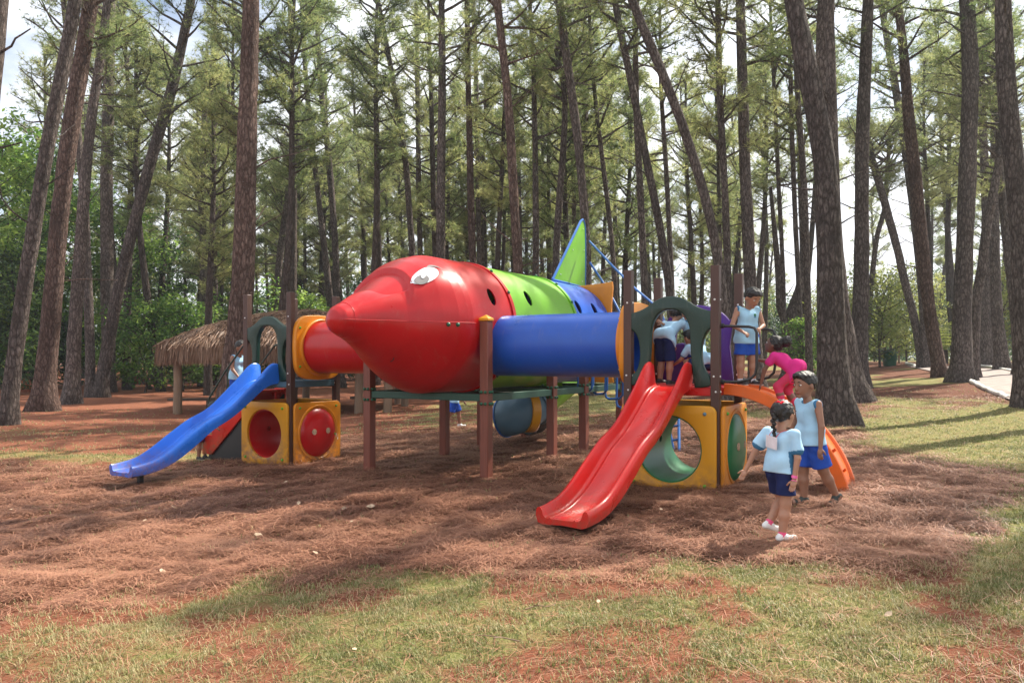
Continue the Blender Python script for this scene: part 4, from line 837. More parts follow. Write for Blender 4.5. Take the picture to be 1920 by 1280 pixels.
# --- stairs on the left tower
st=MB(); sb=MB(); nst=5
for i in range(nst):
    x1=-3.83-.235*i; z=1.18-.20*(i+1); st.box((x1-.1175,.70,z+.0),(.235,.66,.045)); st.box((x1-.235+.012+.0,.70,z-.1),(.024,.66,.155)) ; 
stz=MB()
sbp=[(-3.84,1.10),(-3.84,.02),(-4.95,-.22),(-5.02,-.22),(-5.02,.10)]
zz=[(-3.84,1.16)]
for i in range(nst):
    zz+=[(-3.83-.235*i,1.18-.20*(i+1)+.03),(-3.83-.235*(i+1),1.18-.20*(i+1)+.03)]
zz+=[(-5.02,-.10),(-4.80,-.10),(-3.84,.74)]
stairs=part(st,'staircase',M['slide_red'],label='red stepped ladder of the left tower',ang=30)
for yy in(.33,1.07): plate('tread_side',[zz],.045,M['slide_red'],stairs,((1,0,0),(0,0,1),(0,1,0)),(0,yy,0),bevel=.008)
for yy in(.37,1.03):
    o=plate('stringer',[[(-3.83,.9),(-3.83,-.28),(-4.90,-.28),(-4.90,-.12)]],.05,M['blackplastic'],stairs,((1,0,0),(0,0,1),(0,1,0)),(0,yy,0),bevel=.008)
    m=MB(); m.tube([(-4.98,yy,-.1),(-4.99,yy,.45),(-4.92,yy,.85),(-4.5,yy,1.32),(-4.05,yy,1.75),(-3.85,yy,1.82)],.017,10); m.tube([(-4.45,yy,.5),(-4.45,yy,1.36)],.012,8); part(m,'handrail',M['dkgreen'],stairs)
# --- tail fin with its blue tubes
fz0=2.93; outl=[(3.72,fz0),(5.05,fz0-.04)]+[(5.05+.02*math.sin(t*3.1),fz0+1.15*t) for t in np.linspace(.1,.98,8)]+[(5.02,4.13),(4.95,4.18),(4.87,4.14)]
fin=plate('tail_fin',[outl],.02,M['green'],PS,((0,1,0),(0,0,1),(1,0,0)),(0,0,0),bevel=.004); fin['label']='green tail fin in a blue tube frame'
m=MB(); pts=[(0,p[0],p[1]) for p in outl]; m.tube(pts+[pts[0]],.024,8); part(m,'fin_frame',M['bluepipe'],fin)
for p in((0.02,4.0,3.05),(.02,4.9,3.0),(.02,4.98,3.6),(.02,4.5,3.55),(.02,4.93,4.0)): bolt(fin,p,'bolt_white',.010)
def Lc(px,py,Y):   # picture measurement at a real depth -> local point
    X=(px-960)/F*Y; z=CH+(HY-py)/F*Y; d=(X+1.18,Y-10.42); c,s_=math.cos(R(-30.7)),math.sin(R(-30.7)); return (d[0]*c+d[1]*s_,-d[0]*s_+d[1]*c,z)
m=MB(); m.tube([Lc(1105,452,14.6),Lc(1150,500,14.2),Lc(1190,540,13.8),Lc(1235,578,13.3),Lc(1262,640,12.9),Lc(1272,760,12.4),Lc(1274,866,11.6)],.022,8); m.tube([Lc(1106,492,14.9),Lc(1128,525,14.8),Lc(1150,562,14.6),Lc(1190,640,14.2)],.022,8)
m.tube([Lc(1252,790,12.2),Lc(1268,866,11.9)],.022,8)
for py in(800,826,850): m.tube([Lc(1256+(py-800)*.1,py,12.1),Lc(1273,py-3,11.9)],.016,8)
part(m,'blue_frame',M['bluepipe'],label='blue tube frame running down from the tail')
for x0_,x1_,yt,yb_ in((1084,1110,640,736),(1112,1138,640,739),(1135,1168,640,748),(1156,1185,650,764)):
    m=MB(); Yd=12.9; m.tube([Lc(x0_+2,yt,Yd),Lc(x0_,yb_-10,Yd),Lc(x0_+2,yb_-3,Yd),Lc(x0_+8,yb_,Yd-.05),Lc(x1_-6,yb_-1,Yd-.3),Lc(x1_,yb_-8,Yd-.4),Lc(x1_+2,yt+8,Yd-.5)],.020,8); part(m,'step_loop',M['bluepipe'])
m=MB(); m.tube([Lc(1080,642,12.95),Lc(1160,640,12.85),Lc(1236,578,13.3)],.02,8); part(m,'step_rail',M['bluepipe'])
# --- enclosed tube slide at the tail
def bigtube(name,pts,r,mat,label,n=40,open_=False):
    pts=[Vector(p) for p in pts]; m=MB(); k=24; Q=[]
    for i in range(k):
        t=i/(k-1)*(len(pts)-1); a=min(int(t),len(pts)-2); f=t-a; p0=pts[max(a-1,0)];p1=pts[a];p2=pts[a+1];p3=pts[min(a+2,len(pts)-1)]
        Q.append(.5*((2*p1)+(p2-p0)*f+(2*p0-5*p1+4*p2-p3)*f*f+(3*p1-p0-3*p2+p3)*f**3))
    m.tube(Q,r,n,caps=False); m.tube([q.copy() for q in Q],r-.02,n,caps=False); return part(m,name,mat,label=label),Q
gsl,Q=bigtube('tube_slide',[Lc(1128,672,16.2),Lc(1092,688,15.4),Lc(1046,722,14.7),Lc(1006,754,14.2)],.33,M['green'],'green enclosed tube slide at the tail')
bsl,Q2=bigtube('slide_exit',[Lc(1004,758,14.05),Lc(984,770,13.9),Lc(964,779,13.9),Lc(946,783,14.0)],.345,M['greyblue'],'grey blue exit section of the tube slide')
def ringat(p,q,r,w_,mat,name,par):
    p=Vector(p); q=Vector(q); d=(q-p).normalized(); m=MB(); m.tube([p-d*w_/2,p+d*w_/2],r,40,caps=False); m.tube([p-d*w_/2,p+d*w_/2],r-.05,40,caps=False)
    V=len(m.v)//2; kk=40
    for o_ in(0,kk): m.f.extend([(o_+j,o_+(j+1)%kk,V+o_+(j+1)%kk,V+o_+j) for j in range(kk)]); m.m.extend([0]*kk)
    return part(m,name,mat,par)
ringat(Q2[0],Q2[1],.385,.07,M['greyblue'],'joint_ring',bsl); ringat(Q2[-1],Q2[-2],.362,.03,M['bluepipe'],'exit_rim',bsl); ringat(Vector(Q2[6])+Vector((0,0,-.03)),Q2[8],.385,.16,M['yellow'],'support_ring',bsl)
for a in(0,60,120,180,240,300):
    d=(Q2[1]-Q2[0]).normalized(); u=d.cross(Vector((0,0,1))).normalized(); v_=d.cross(u); bolt(bsl,Q2[0]+(u*math.cos(R(a))+v_*math.sin(R(a)))*.395,'boltred',.02)
o,_=bigtube('support_saddle',[Lc(1004,782,14.5),Lc(990,786,14.3)],.30,M['shade'],'dark saddle carrying the tube slide')
# ---------------- thatched hut ----------------
HX0,HX1,HY0,HY1=-10.4,-3.6,23.55,28.6
hut=empty('thatched_hut',((HX0+HX1)/2,(HY0+HY1)/2,-.2),0,'open hut with a shaggy thatched roof on rough timber posts','hut')
hx=(HX0+HX1)/2; hy=(HY0+HY1)/2
for x,y in((-10.33,23.7),(-10.15,28.3),(-4.8,24.0),(-3.85,23.75),(-3.75,26.8),(-4.2,28.3),(-7.6,28.3)):
    m=MB(); m.tube([(x-hx,y-hy,-.2),(x-hx+.02,y-hy,1.0),(x-hx,y-hy,2.1)],[.135,.125,.12],10,jit=lambda i,j:random.uniform(-.05,.05)); m.obj('post',M['rawwood'],hut,ang=60)
m=MB(); 
for y in(23.75,28.3): m.box((0,y-hy,2.1),(6.6,.12,.14))
for x in(-10.3,-3.8): m.box((x-hx,0,2.2),(.12,4.4,.12))
m.obj('roof_beams',M['rawwood'],hut)
def roofz(x,y):
    dx=min(x-(HX0-.35),(HX1+.35)-x); dy=min(y-(HY0-.35),(HY1+.35)-y); d=min(dx*.62,dy); d=max(d,0); return 2.12+1.28*(1-math.exp(-d/1.6))*1.22
m=MB(); gx_=np.linspace(HX0-.35,HX1+.35,50); gy_=np.linspace(HY0-.35,HY1+.35,36)
P=[[(x-hx,y-hy,roofz(x,y)+random.uniform(-.02,.02)) for x in gx_] for y in gy_]; m.grid(P); P=[[(a,b,c-.22) for a,b,c in r] for r in P]; m.grid(P,flip=True)
thm=leafmat('thatch_straw',(.045,.020,.011),(.145,.076,.045),(.33,.20,.13),.05)
m.obj('roof',simple('thatch_base',(.10,.062,.044),.95,var=.4,sc=14,bmp=.6),hut,ang=60)
rs=np.random.default_rng(8); NS=60000; V=np.zeros((NS,4,3))
for i in range(NS):
    if i<38000:   # fringe along the eaves
        per=rs.random()*2*(7.5+5.75)
        if per<7.5: x=HX0-.35+per; y=HY0-.35; nx_,ny_=0,-1
        elif per<13.25: x=HX1+.35; y=HY0-.35+per-7.5; nx_,ny_=1,0
        elif per<20.75: x=HX1+.35-(per-13.25); y=HY1+.35; nx_,ny_=0,1
        else: x=HX0-.35; y=HY1+.35-(per-20.75); nx_,ny_=-1,0
        inn=rs.random()*.25; x-=nx_*inn; y-=ny_*inn; z=roofz(x,y)+rs.uniform(-.05,.04); l=rs.uniform(.30,.66); d=np.array([nx_*rs.uniform(.0,.2)+rs.normal(0,.05),ny_*rs.uniform(0,.25)+rs.normal(0,.08),-1.0])
    else:
        x=rs.uniform(HX0-.3,HX1+.3); y=rs.uniform(HY0-.3,HY1+.3); z=roofz(x,y)+rs.uniform(0,.05); e=.05; gx0=(roofz(x+e,y)-roofz(x-e,y))/(2*e); gy0=(roofz(x,y+e)-roofz(x,y-e))/(2*e); g=math.hypot(gx0,gy0)+1e-3
        l=rs.uniform(.2,.45); d=np.array([-gx0/g+rs.normal(0,.25),-gy0/g+rs.normal(0,.25),-g+rs.normal(0.05,.08)])
    d/=np.linalg.norm(d); s_=np.cross(d,[rs.normal(),rs.normal(),rs.normal()]); s_/=np.linalg.norm(s_); s_*=.011; p=np.array([x-hx,y-hy,z]); V[i,0]=p-s_; V[i,1]=p+s_; V[i,2]=p+d*l+s_*.4; V[i,3]=p+d*l-s_*.4
link('thatch',npmesh('thatch',V.reshape(-1,3),np.arange(NS*4).reshape(-1,4),[thm]),hut)
for px,py,lab in((362,772,'low dark wooden bench under the left end of the thatched hut'),(700,768,'low dark wooden bench under the right side of the thatched hut')):
    X,Y=p2g(px,py); be=empty('bench',(X,Y,float(gz(X,Y))),.15,lab,'bench','low benches under the hut'); MB().box((0,0,.40),(1.5,.32,.07)).obj('seat',M['benchwood'],be,bevel=.01)
    for sx in(-.5,.5): MB().box((sx,0,.17),(.14,.26,.40)).obj('leg',M['benchwood'],be,bevel=.01)
# ---------------- people ----------------
class SDF:
    def __init__(s,lo,hi,h):
        s.h=h; s.lo=np.array(lo,float); s.n=np.ceil((np.array(hi)-s.lo)/h).astype(int)+1; s.F=np.full(s.n,9.0,np.float32)
    def _sub(s,lo,hi):
        a=np.clip(np.floor((lo-s.lo)/s.h).astype(int),0,s.n-1); b=np.clip(np.ceil((hi-s.lo)/s.h).astype(int)+1,1,s.n)
        g=[s.lo[i]+s.h*np.arange(a[i],b[i]) for i in range(3)]; X,Y,Z=np.meshgrid(*g,indexing='ij'); return tuple(slice(a[i],b[i]) for i in range(3)),np.stack([X,Y,Z],-1)
    def comb(s,sl,d,k,sub=False):
        A=s.F[sl]
        if sub: s.F[sl]=np.maximum(A,-d); return
        if k<=0: s.F[sl]=np.minimum(A,d); return
        hh=np.maximum(k-np.abs(A-d),0)/k; s.F[sl]=np.minimum(A,d)-hh*hh*k*.25
    def cone(s,a,b,ra,rb,k=.015,sub=False):
        a=np.array(a,float); b=np.array(b,float); r=max(ra,rb)+k+3*s.h+.03
        sl,P=s._sub(np.minimum(a,b)-r,np.maximum(a,b)+r); ab=b-a; t=np.clip(((P-a)@ab)/max(ab@ab,1e-9),0,1); s.comb(sl,np.linalg.norm(P-a-t[...,None]*ab,axis=-1)-(ra+(rb-ra)*t),k,sub); return s
    def ell(s,c,rad,M_=None,k=.015,sub=False):
        c=np.array(c,float); rad=np.array(rad,float); r=max(rad)+k+3*s.h+.03; sl,P=s._sub(c-r,c+r); Q=P-c
        if M_ is not None: Q=Q@np.array(M_)
        q=np.linalg.norm(Q/rad,axis=-1); q2=np.linalg.norm(Q/rad**2,axis=-1)+1e-6; s.comb(sl,q*(q-1)/q2,k,sub); return s
    def grid(s):
        g=[s.lo[i]+s.h*np.arange(s.n[i]) for i in range(3)]; return np.meshgrid(*g,indexing='ij')
    def plane(s,p,n_):   # keep the side the normal points away from
        X,Y,Z=s.grid(); n_=np.array(n_,float)/np.linalg.norm(n_); s.F=np.maximum(s.F,(X-p[0])*n_[0]+(Y-p[1])*n_[1]+(Z-p[2])*n_[2]); return s
    def wobble(s,a,f,ph=0):
        X,Y,Z=s.grid(); q=np.sin(9*Z+ph)*1.6+np.sin(5*X-7*Y+ph); s.F=s.F+a*(np.sin(f*1.0*Y+f*.35*Z+q*1.5+ph)+.8*np.sin(f*.9*X-f*.55*Z+q*1.2)+.5*np.sin(f*1.1*Z+f*.5*Y+q*2)); return s
    def rough(s,a,seed=0):
        r=np.random.default_rng(seed); s.F=s.F+a*r.normal(0,1,s.F.shape); return s
    def mesh(s):
        F_=s.F; nx,ny,nz=F_.shape; N_=F_<0
        c=np.zeros((nx-1,ny-1,nz-1),int)
        for i in(0,1):
            for j in(0,1):
                for k in(0,1): c+=N_[i:nx-1+i,j:ny-1+j,k:nz-1+k]
        I=np.argwhere((c>0)&(c<8)); 
        if len(I)==0: return np.zeros((0,3)),np.zeros((0,4),int)
        vid=np.full(c.shape,-1,int); vid[I[:,0],I[:,1],I[:,2]]=np.arange(len(I))
        cs=np.array([[i,j,k] for i in(0,1) for j in(0,1) for k in(0,1)]); vals=np.stack([F_[I[:,0]+q[0],I[:,1]+q[1],I[:,2]+q[2]] for q in cs],1)
        acc=np.zeros((len(I),3)); cnt=np.zeros(len(I))
        for a in range(8):
            for b in range(a+1,8):
                if np.abs(cs[a]-cs[b]).sum()!=1: continue
                va,vb=vals[:,a],vals[:,b]; m=(va<0)!=(vb<0); t=np.where(m,va/(va-vb+1e-12),0); acc+=np.where(m[:,None],cs[a]+t[:,None]*(cs[b]-cs[a]),0); cnt+=m
        V=s.lo+s.h*(I+acc/cnt[:,None]); Q=[]
        for axx in range(3):
            o=[(1,0,0),(0,1,0),(0,0,1)][axx]; b1=[(0,1,0),(0,0,1),(1,0,0)][axx]; b2=[(0,0,1),(1,0,0),(0,1,0)][axx]
            A=N_[:nx-o[0],:ny-o[1],:nz-o[2]]; B=N_[o[0]:,o[1]:,o[2]:]
            E=np.argwhere(A!=B); E=E[(E[:,0]>0)&(E[:,1]>0)&(E[:,2]>0)&(E[:,0]<nx-1)&(E[:,1]<ny-1)&(E[:,2]<nz-1)]
            g=lambda d: vid[E[:,0]-d[0],E[:,1]-d[1],E[:,2]-d[2]]
            b1=np.array(b1); b2=np.array(b2); q=np.stack([g((0,0,0)),g(b1),g(b1+b2),g(b2)],1); ins=A[E[:,0],E[:,1],E[:,2]]; q[~ins]=q[~ins][:,::-1]; Q.append(q)
        Q=np.concatenate(Q); Q=Q[(Q>=0).all(1)]; return V,Q
def skinmat(name,c):
    m,n,b=nodes(name); a=noise(n,9,3); n.links.new(ramp(n,a,[(.3,tuple(x*.88 for x in c)),(.7,tuple(x*1.08 for x in c))]),b.inputs['Base Color']); b.inputs['Roughness'].default_value=.5
    b.inputs['Subsurface Weight'].default_value=.08; b.inputs['Subsurface Radius'].default_value=(.02,.008,.004); b.inputs['Subsurface Scale'].default_value=.5; return m
def cloth(name,c,var=.1): 
    m,n,b=nodes(name); a=noise(n,7,4); n.links.new(ramp(n,a,[(.3,tuple(x*(1-var) for x in c)),(.7,tuple(min(1,x*(1+var)) for x in c))]),b.inputs['Base Color']); b.inputs['Roughness'].default_value=.85; b.inputs['Specular IOR Level'].default_value=.2; bump(n,noise(n,160,2),b,.15,.002); return m
SK={'a':skinmat('skin_light_brown',(.40,.20,.125)),'b':skinmat('skin_brown',(.28,.135,.082)),'c':skinmat('skin_dark_brown',(.19,.085,.055))}
lipm=simple('lips',(.30,.09,.075),.5,bmp=0); M['eyewhite']=simple('eye_white',(.7,.68,.65),.3,bmp=0); M['iris']=simple('iris',(.015,.009,.006),.2,bmp=0)
hairm=simple('black_hair',(.010,.007,.006),.45,var=.5,sc=90,bmp=.5)
K={'lightblue':cloth('light_blue_jersey',(.36,.60,.78)),'lightblue2':cloth('pale_blue_cotton',(.40,.62,.80)),'trim':cloth('blue_trim',(.045,.16,.30)),'navy':cloth('navy_cloth',(.012,.020,.085)),'royal':cloth('royal_blue_cloth',(.02,.075,.40)),'pink':cloth('hot_pink_cloth',(.66,.030,.22)),'pink2':cloth('rose_leggings',(.58,.045,.115)),'plaid':cloth('plaid_cloth',(.12,.02,.08),.5),
 'whiteshoe':simple('white_shoe',(.75,.74,.72),.5,var=.06),'sole':simple('pale_sole',(.68,.66,.62),.6),'blackshoe':simple('black_shoe',(.02,.02,.022),.55),'sandal':simple('grey_sandal',(.035,.04,.035),.7),'sockpink':cloth('pink_sock',(.75,.10,.22)),'sockwhite':cloth('white_sock',(.65,.66,.72)),'paper':simple('white_paper',(.75,.72,.78),.7,bmp=0),'bandpink':simple('pink_band',(.8,.12,.35),.4,bmp=0),'redbow':cloth('red_bow',(.75,.01,.03))}
def un(v): v=np.array(v,float); return v/np.linalg.norm(v)
def rot(ax_,deg): return np.array(Matrix.Rotation(R(deg),3,ax_))
def person(label,loc,yaw,H,pose,look,res=.009,group=None):
    """body frame: x forward, y left, z up. Lengths are shares of the standing height H."""
    P=dict(lean=0,side=0,twist=0,La=((.05,.25,-1),(.15,.12,-1)),Ra=((.05,-.25,-1),(.15,-.12,-1)),Ll=((0,.04,-1),(0,.02,-1)),Rl=((0,-.04,-1),(0,-.02,-1)),head=(0,0),Lf=0,Rf=0,curl=.5,Lfp=0,Rfp=0); P.update(pose)
    Lk=dict(skin='a',shirt='lightblue',sleeve=0,shorts='royal',short_len=.75,hair='short',shoe='whiteshoe',sock=None,trim='trim',flare=.012); Lk.update(look)
    h=H; hq=H*1.12; J={}
    hipw=.052*h
    for s_,k in((1,'L'),(-1,'R')):
        hp=np.array([0,s_*hipw,0]); th,sh=P[k+'l']; kn=hp+un(th)*.225*h; an=kn+un(sh)*.215*h; J[k+'hip'],J[k+'kn'],J[k+'an']=hp,kn,an
    low=min(J['Lan'][2],J['Ran'][2])-.043*h
    T=rot('Z',P['twist'])@rot('X',P['side'])@rot('Y',P['lean'])
    sp=lambda v:T@(np.array(v)*h)
    J['waist']=sp((0,0,.07)); J['chest']=sp((.0,0,.20)); J['neck']=sp((0,0,.285)); 
    for s_,k in((1,'L'),(-1,'R')):
        J[k+'sh']=sp((0,s_*.108,.262)); up,fo=P[k+'a']; J[k+'el']=J[k+'sh']+un(up)*.165*h; J[k+'wr']=J[k+'el']+un(fo)*.145*h; J[k+'fo']=un(fo)
    Hd=T@rot('Z',P['head'][0])@rot('Y',P['head'][1]-P['lean']*.8 if 'hl' not in P else P['hl'])
    if 'habs' in P: Hd=rot('Z',P['habs'][0])@rot('Y',P['habs'][1])
    J['head']=J['neck']+ (T@np.array([.006,0,.03]))*h + Hd@np.array([.012,0,.086])*h
    for k in J:
        if k not in('Lfo','Rfo'): J[k]=J[k]-np.array([0,0,low])
    root=empty('person',loc,yaw,label,'child',group)
    lo=np.min([J[k] for k in J if k not in('Lfo','Rfo')],0)-.16*h; hi=np.max([J[k] for k in J if k not in('Lfo','Rfo')],0)+.16*h; lo[2]=-.05
    D=SDF(lo,hi,res)
    def torso(D,e=0,k=.03):
        for s_ in(1,-1):
            D.cone(J['Lhip']*.5+J['Rhip']*.5+np.array([0,s_*.030*h,.01*h]),J['chest']+T@np.array([0,s_*.034*h,0]),.054*h+e,.053*h+e,k)
            D.cone(J['chest']+T@np.array([0,s_*.034*h,-.0*h]),J[('L' if s_>0 else 'R')+'sh']-T@np.array([0,s_*.012*h,.004*h]),.052*h+e,.032*h+e,k)
        return D
    torso(D); D.cone(J['neck']-T@np.array([0,0,.03*h]),J['head']-Hd@np.array([.01,0,.03])*h,.031*h,.029*h,.02)
    for k in 'LR':
        D.cone(J[k+'hip'],J[k+'kn'],.058*h,.037*h,.03); D.cone(J[k+'kn'],J[k+'kn']*.62+J[k+'an']*.38,.037*h,.037*h,.02); D.cone(J[k+'kn']*.62+J[k+'an']*.38,J[k+'an'],.037*h,.024*h,.02)
        D.cone(J[k+'sh'],J[k+'el'],.029*h,.022*h,.02); D.cone(J[k+'el'],J[k+'wr'],.023*h,.0145*h,.01)
        f=J[k+'fo']; D.ell(J[k+'wr']+f*.033*h,(.031*h,.022*h,.012*h),np.stack([f,un(np.cross(f,[f[1]*.3+.9,.35,.15])),un(np.cross(f,np.cross(f,[f[1]*.3+.9,.35,.15])))],1),.008)
    # head
    hc=J['head']; cm=Hd
    D.ell(hc+Hd@np.array([-.006,0,.012])*hq,np.array([.074,.064,.072])*hq,cm,.01); D.ell(hc+Hd@np.array([.016,0,-.028])*hq,np.array([.052,.047,.056])*hq,cm,.02)
    D.ell(hc+Hd@np.array([.072,0,-.022])*hq,np.array([.010,.009,.011])*hq,cm,.012); D.cone(hc+Hd@np.array([.064,0,.0])*hq,hc+Hd@np.array([.073,0,-.02])*hq,.006*hq,.007*hq,.01)
    D.ell(hc+Hd@np.array([.062,0,-.046])*hq,np.array([.009,.018,.007])*hq,cm,.006); D.ell(hc+Hd@np.array([.052,0,-.072])*hq,np.array([.012,.018,.012])*hq,cm,.012)
    for s_ in(1,-1): D.ell(hc+Hd@np.array([.0,s_*.064,-.012])*hq,np.array([.013,.007,.020])*hq,cm,.006)
    V,Q=D.mesh(); mb=MB()
    # material: lips
    cen=V[Q].mean(1); loc_=(cen-hc)@Hd; lips=(np.abs(loc_[:,2]+.046*hq)<.006*hq)&(np.abs(loc_[:,1])<.017*hq)&(loc_[:,0]>.05*hq)
    base=len(V); mats=[SK[Lk['skin']],lipm,M['eyewhite'],M['iris']]; mi=lips.astype(int)
    mb=MB(); 
    for s_ in(1,-1):
        e=hc+Hd@np.array([.0595,s_*.026,.004])*hq; mb.ball(e,.0088*hq,10,2,(1,1.25,.50),Matrix(Hd.tolist())); mb.ball(hc+Hd@np.array([.0665,s_*.026,.003])*hq,.0050*hq,8,3)
        br=[hc+Hd@np.array([.070-.004*abs(t-.5),s_*(.014+.026*t),.021+.005*math.sin(t*3.1)])*hq for t in np.linspace(0,1,5)]; mb.tube(br,.0026*hq,5,3)
    for k in 'LR':          # five fingers rooted inside the palm
        f=J[k+'fo']; w_=J[k+'wr']; sid=np.cross(f,[f[1]*.3+.9,.35,.15]); sid=un(sid); nrm=un(np.cross(f,sid)); c_=P.get(k+'c',P['curl'])
        for i,(of,ln) in enumerate(((-.0155,.030),(-.0055,.036),(.0045,.034),(.0140,.027))):
            a=w_+f*.050*h+sid*of*h; b=a+(f+nrm*.25*c_)*ln*.45*h; c2=b+un(f*(1-.6*c_)+nrm*c_)*ln*.4*h; d2=c2+un(f*(1-1.1*c_)+nrm*1.3*c_)*ln*.28*h
            mb.tube([a,b,c2,d2],[.0062*h,.0058*h,.0052*h,.0042*h],8)
        a=w_+f*.018*h-sid*.014*h; mb.tube([a,a+(f*.6-sid*.8)*.020*h,a+(f*1.3-sid*1.0)*.026*h+nrm*.006*h],[.0085*h,.0068*h,.005*h],8)
    Vx=np.concatenate([V,np.array(mb.v)]) ; me=bpy.data.meshes.new('body'); fs=[tuple(q) for q in Q]+[tuple(base+i for i in f) for f in mb.f]
    me.from_pydata([tuple(v) for v in Vx],[],fs); [me.materials.append(m) for m in mats]; me.polygons.foreach_set('material_index',list(mi)+mb.m); me.polygons.foreach_set('use_smooth',[True]*len(fs)); link('body',me,root)
    def emit(name,D,mats,fn=None):
        V,Q=D.mesh()
        if len(Q)==0: return
        mi=None
        if fn is not None: mi=fn(V[Q].mean(1)).astype(int)
        return link(name,npmesh(name,V,Q,mats,True,mi),root)
    # shirt
    D=SDF(lo,hi,res); torso(D,.011*h,.03)
    if Lk['sleeve']>0:
        for k in 'LR': D.cone(J[k+'sh'],J[k+'sh']+(J[k+'el']-J[k+'sh'])*Lk['sleeve'],.038*h,.042*h+.003,.02)
    hem=T@np.array([0,0,-1]); hp=np.array([0,0,-low])+T@np.array([0,0,Lk.get('hem',-.035)])*h
    for s_ in(1,-1): D.cone(np.array([0,s_*.045*h,-low-.05*h]),np.array([0,s_*.036*h,-low+.06*h]),.084*h,.081*h,.03)
    D.wobble(.0042,30,len(label)); D.plane(hp,hem)
    D.ell(J['neck']+T@np.array([.022,0,.022])*h,np.array([.052,.047,.034])*h,T,.0,True)
    if Lk['sleeve']==0:
        for k,s_ in(('L',1),('R',-1)): D.plane(J[k+'sh']+T@np.array([0,s_*.016*h,0]),T@np.array([0,s_,.12]))
    def fsh(c):
        m=np.zeros(len(c),bool)
        if Lk['sleeve']>0:
            for k in 'LR':
                ax_=un(J[k+'el']-J[k+'sh']); t=(c-J[k+'sh'])@ax_; d=np.linalg.norm(c-J[k+'sh']-t[:,None]*ax_,axis=1); m|=(t>.165*h*Lk['sleeve']+.012*h)&(d<.055*h)
        else:
            for k,s_ in(('L',1),('R',-1)): m|=((c-J[k+'sh'])@un(T@np.array([0,s_,.12]))>.004*h)&(np.linalg.norm(c-J[k+'sh'],axis=1)<.085*h)
        q=((c-(J['neck']+T@np.array([.022,0,.022])*h))@T)/(np.array([.062,.057,.046])*h); m|=np.linalg.norm(q,axis=1)<1
        return m
    emit('shirt',D,[K[Lk['shirt']],K[Lk['trim']]],fsh)
    # shorts or leggings
    D=SDF(lo,hi,res)
    for s_,k in((1,'L'),(-1,'R')):
        D.cone(np.array([0,s_*.028*h,-low+.02*h]),J[k+'hip'],.058*h,.062*h,.03); ft=Lk['short_len']
        if ft<=1: D.cone(J[k+'hip'],J[k+'hip']+(J[k+'kn']-J[k+'hip'])*min(ft+.1,1.1),.064*h,.050*h+Lk['flare']*h,.025)
        else: D.cone(J[k+'hip'],J[k+'kn'],.057*h,.043*h,.03); D.cone(J[k+'kn'],J[k+'an'],.043*h,.032*h,.03)
    D.wobble(.0028,40,1.7)
    if ft<=1:
        sl=[]
        X,Y,Z=D.grid(); dist=[]
        for k in 'LR':
            ax_=un(J[k+'kn']-J[k+'hip']); q=J[k+'hip']+ax_*.225*h*ft; t=(X-q[0])*ax_[0]+(Y-q[1])*ax_[1]+(Z-q[2])*ax_[2]; near=(X-q[0])**2+(Y-q[1])**2+(Z-q[2])**2; sl.append((t,near))
        tsel=np.where(sl[0][1]<sl[1][1],sl[0][0],sl[1][0]); D.F=np.maximum(D.F,tsel)
    emit('shorts' if ft<=1 else 'leggings',D,[K[Lk['shorts']]])
    # shoes and socks
    for s_,k in((1,'L'),(-1,'R')):
        an=J[k+'an']; a=R(P[k+'f']); pt=R(P[k+'fp']); fd=np.array([math.cos(a)*math.cos(pt),math.sin(a)*math.cos(pt),-math.sin(pt)]); upv=un(np.cross(np.cross(fd,[0,0,1]),fd)) if abs(pt)<1.4 else np.array([1,0,0])
        l2=an-.17*h; D=SDF(an-.17*h,an+.17*h,res*.8); heel=an-upv*.020*h-fd*.022*h; toe=an-upv*.026*h+fd*.088*h
        D.cone(heel,toe,.0245*h,.0205*h,.01); D.cone(an-upv*.0*h,an-upv*.022*h+fd*.03*h,.027*h,.024*h,.02); D.cone(toe,toe+fd*.0*h,.023*h,.023*h,.02); bot=an-upv*.043*h; D.plane(bot,-upv)
        if Lk['shoe']=='sandal':
            emit('foot',D,[SK[Lk['skin']],K['sandal']],lambda c:(((c-bot)@upv)<.010*h)|((((c-an)@fd)>.020*h)&(((c-an)@fd)<.045*h))|((((c-an)@fd)>.068*h)&(((c-an)@fd)<.088*h))|(((c-an)@fd)<-.022*h)|((np.abs((c-an)@upv)<.010*h)&(np.abs((c-an)@fd)<.03*h)))
        else: emit('shoe',D,[K[Lk['shoe']],K['sole']],lambda c:((c-bot)@upv)<.012*h)
        if Lk['sock']:
            m=MB(); ax_=un(J[k+'kn']-an); m.tube([an-ax_*.01*h,an+ax_*.025*h,an+ax_*.05*h],[.029*h,.026*h,.0275*h],14); m.obj('sock',K[Lk['sock']],root)
    # hair
    D=SDF(hc-.22*hq,hc+.22*hq,res); D.ell(hc+Hd@np.array([-.012,0,.016])*hq,np.array([.076,.069,.074])*hq,cm,.01)
    style=Lk['hair']
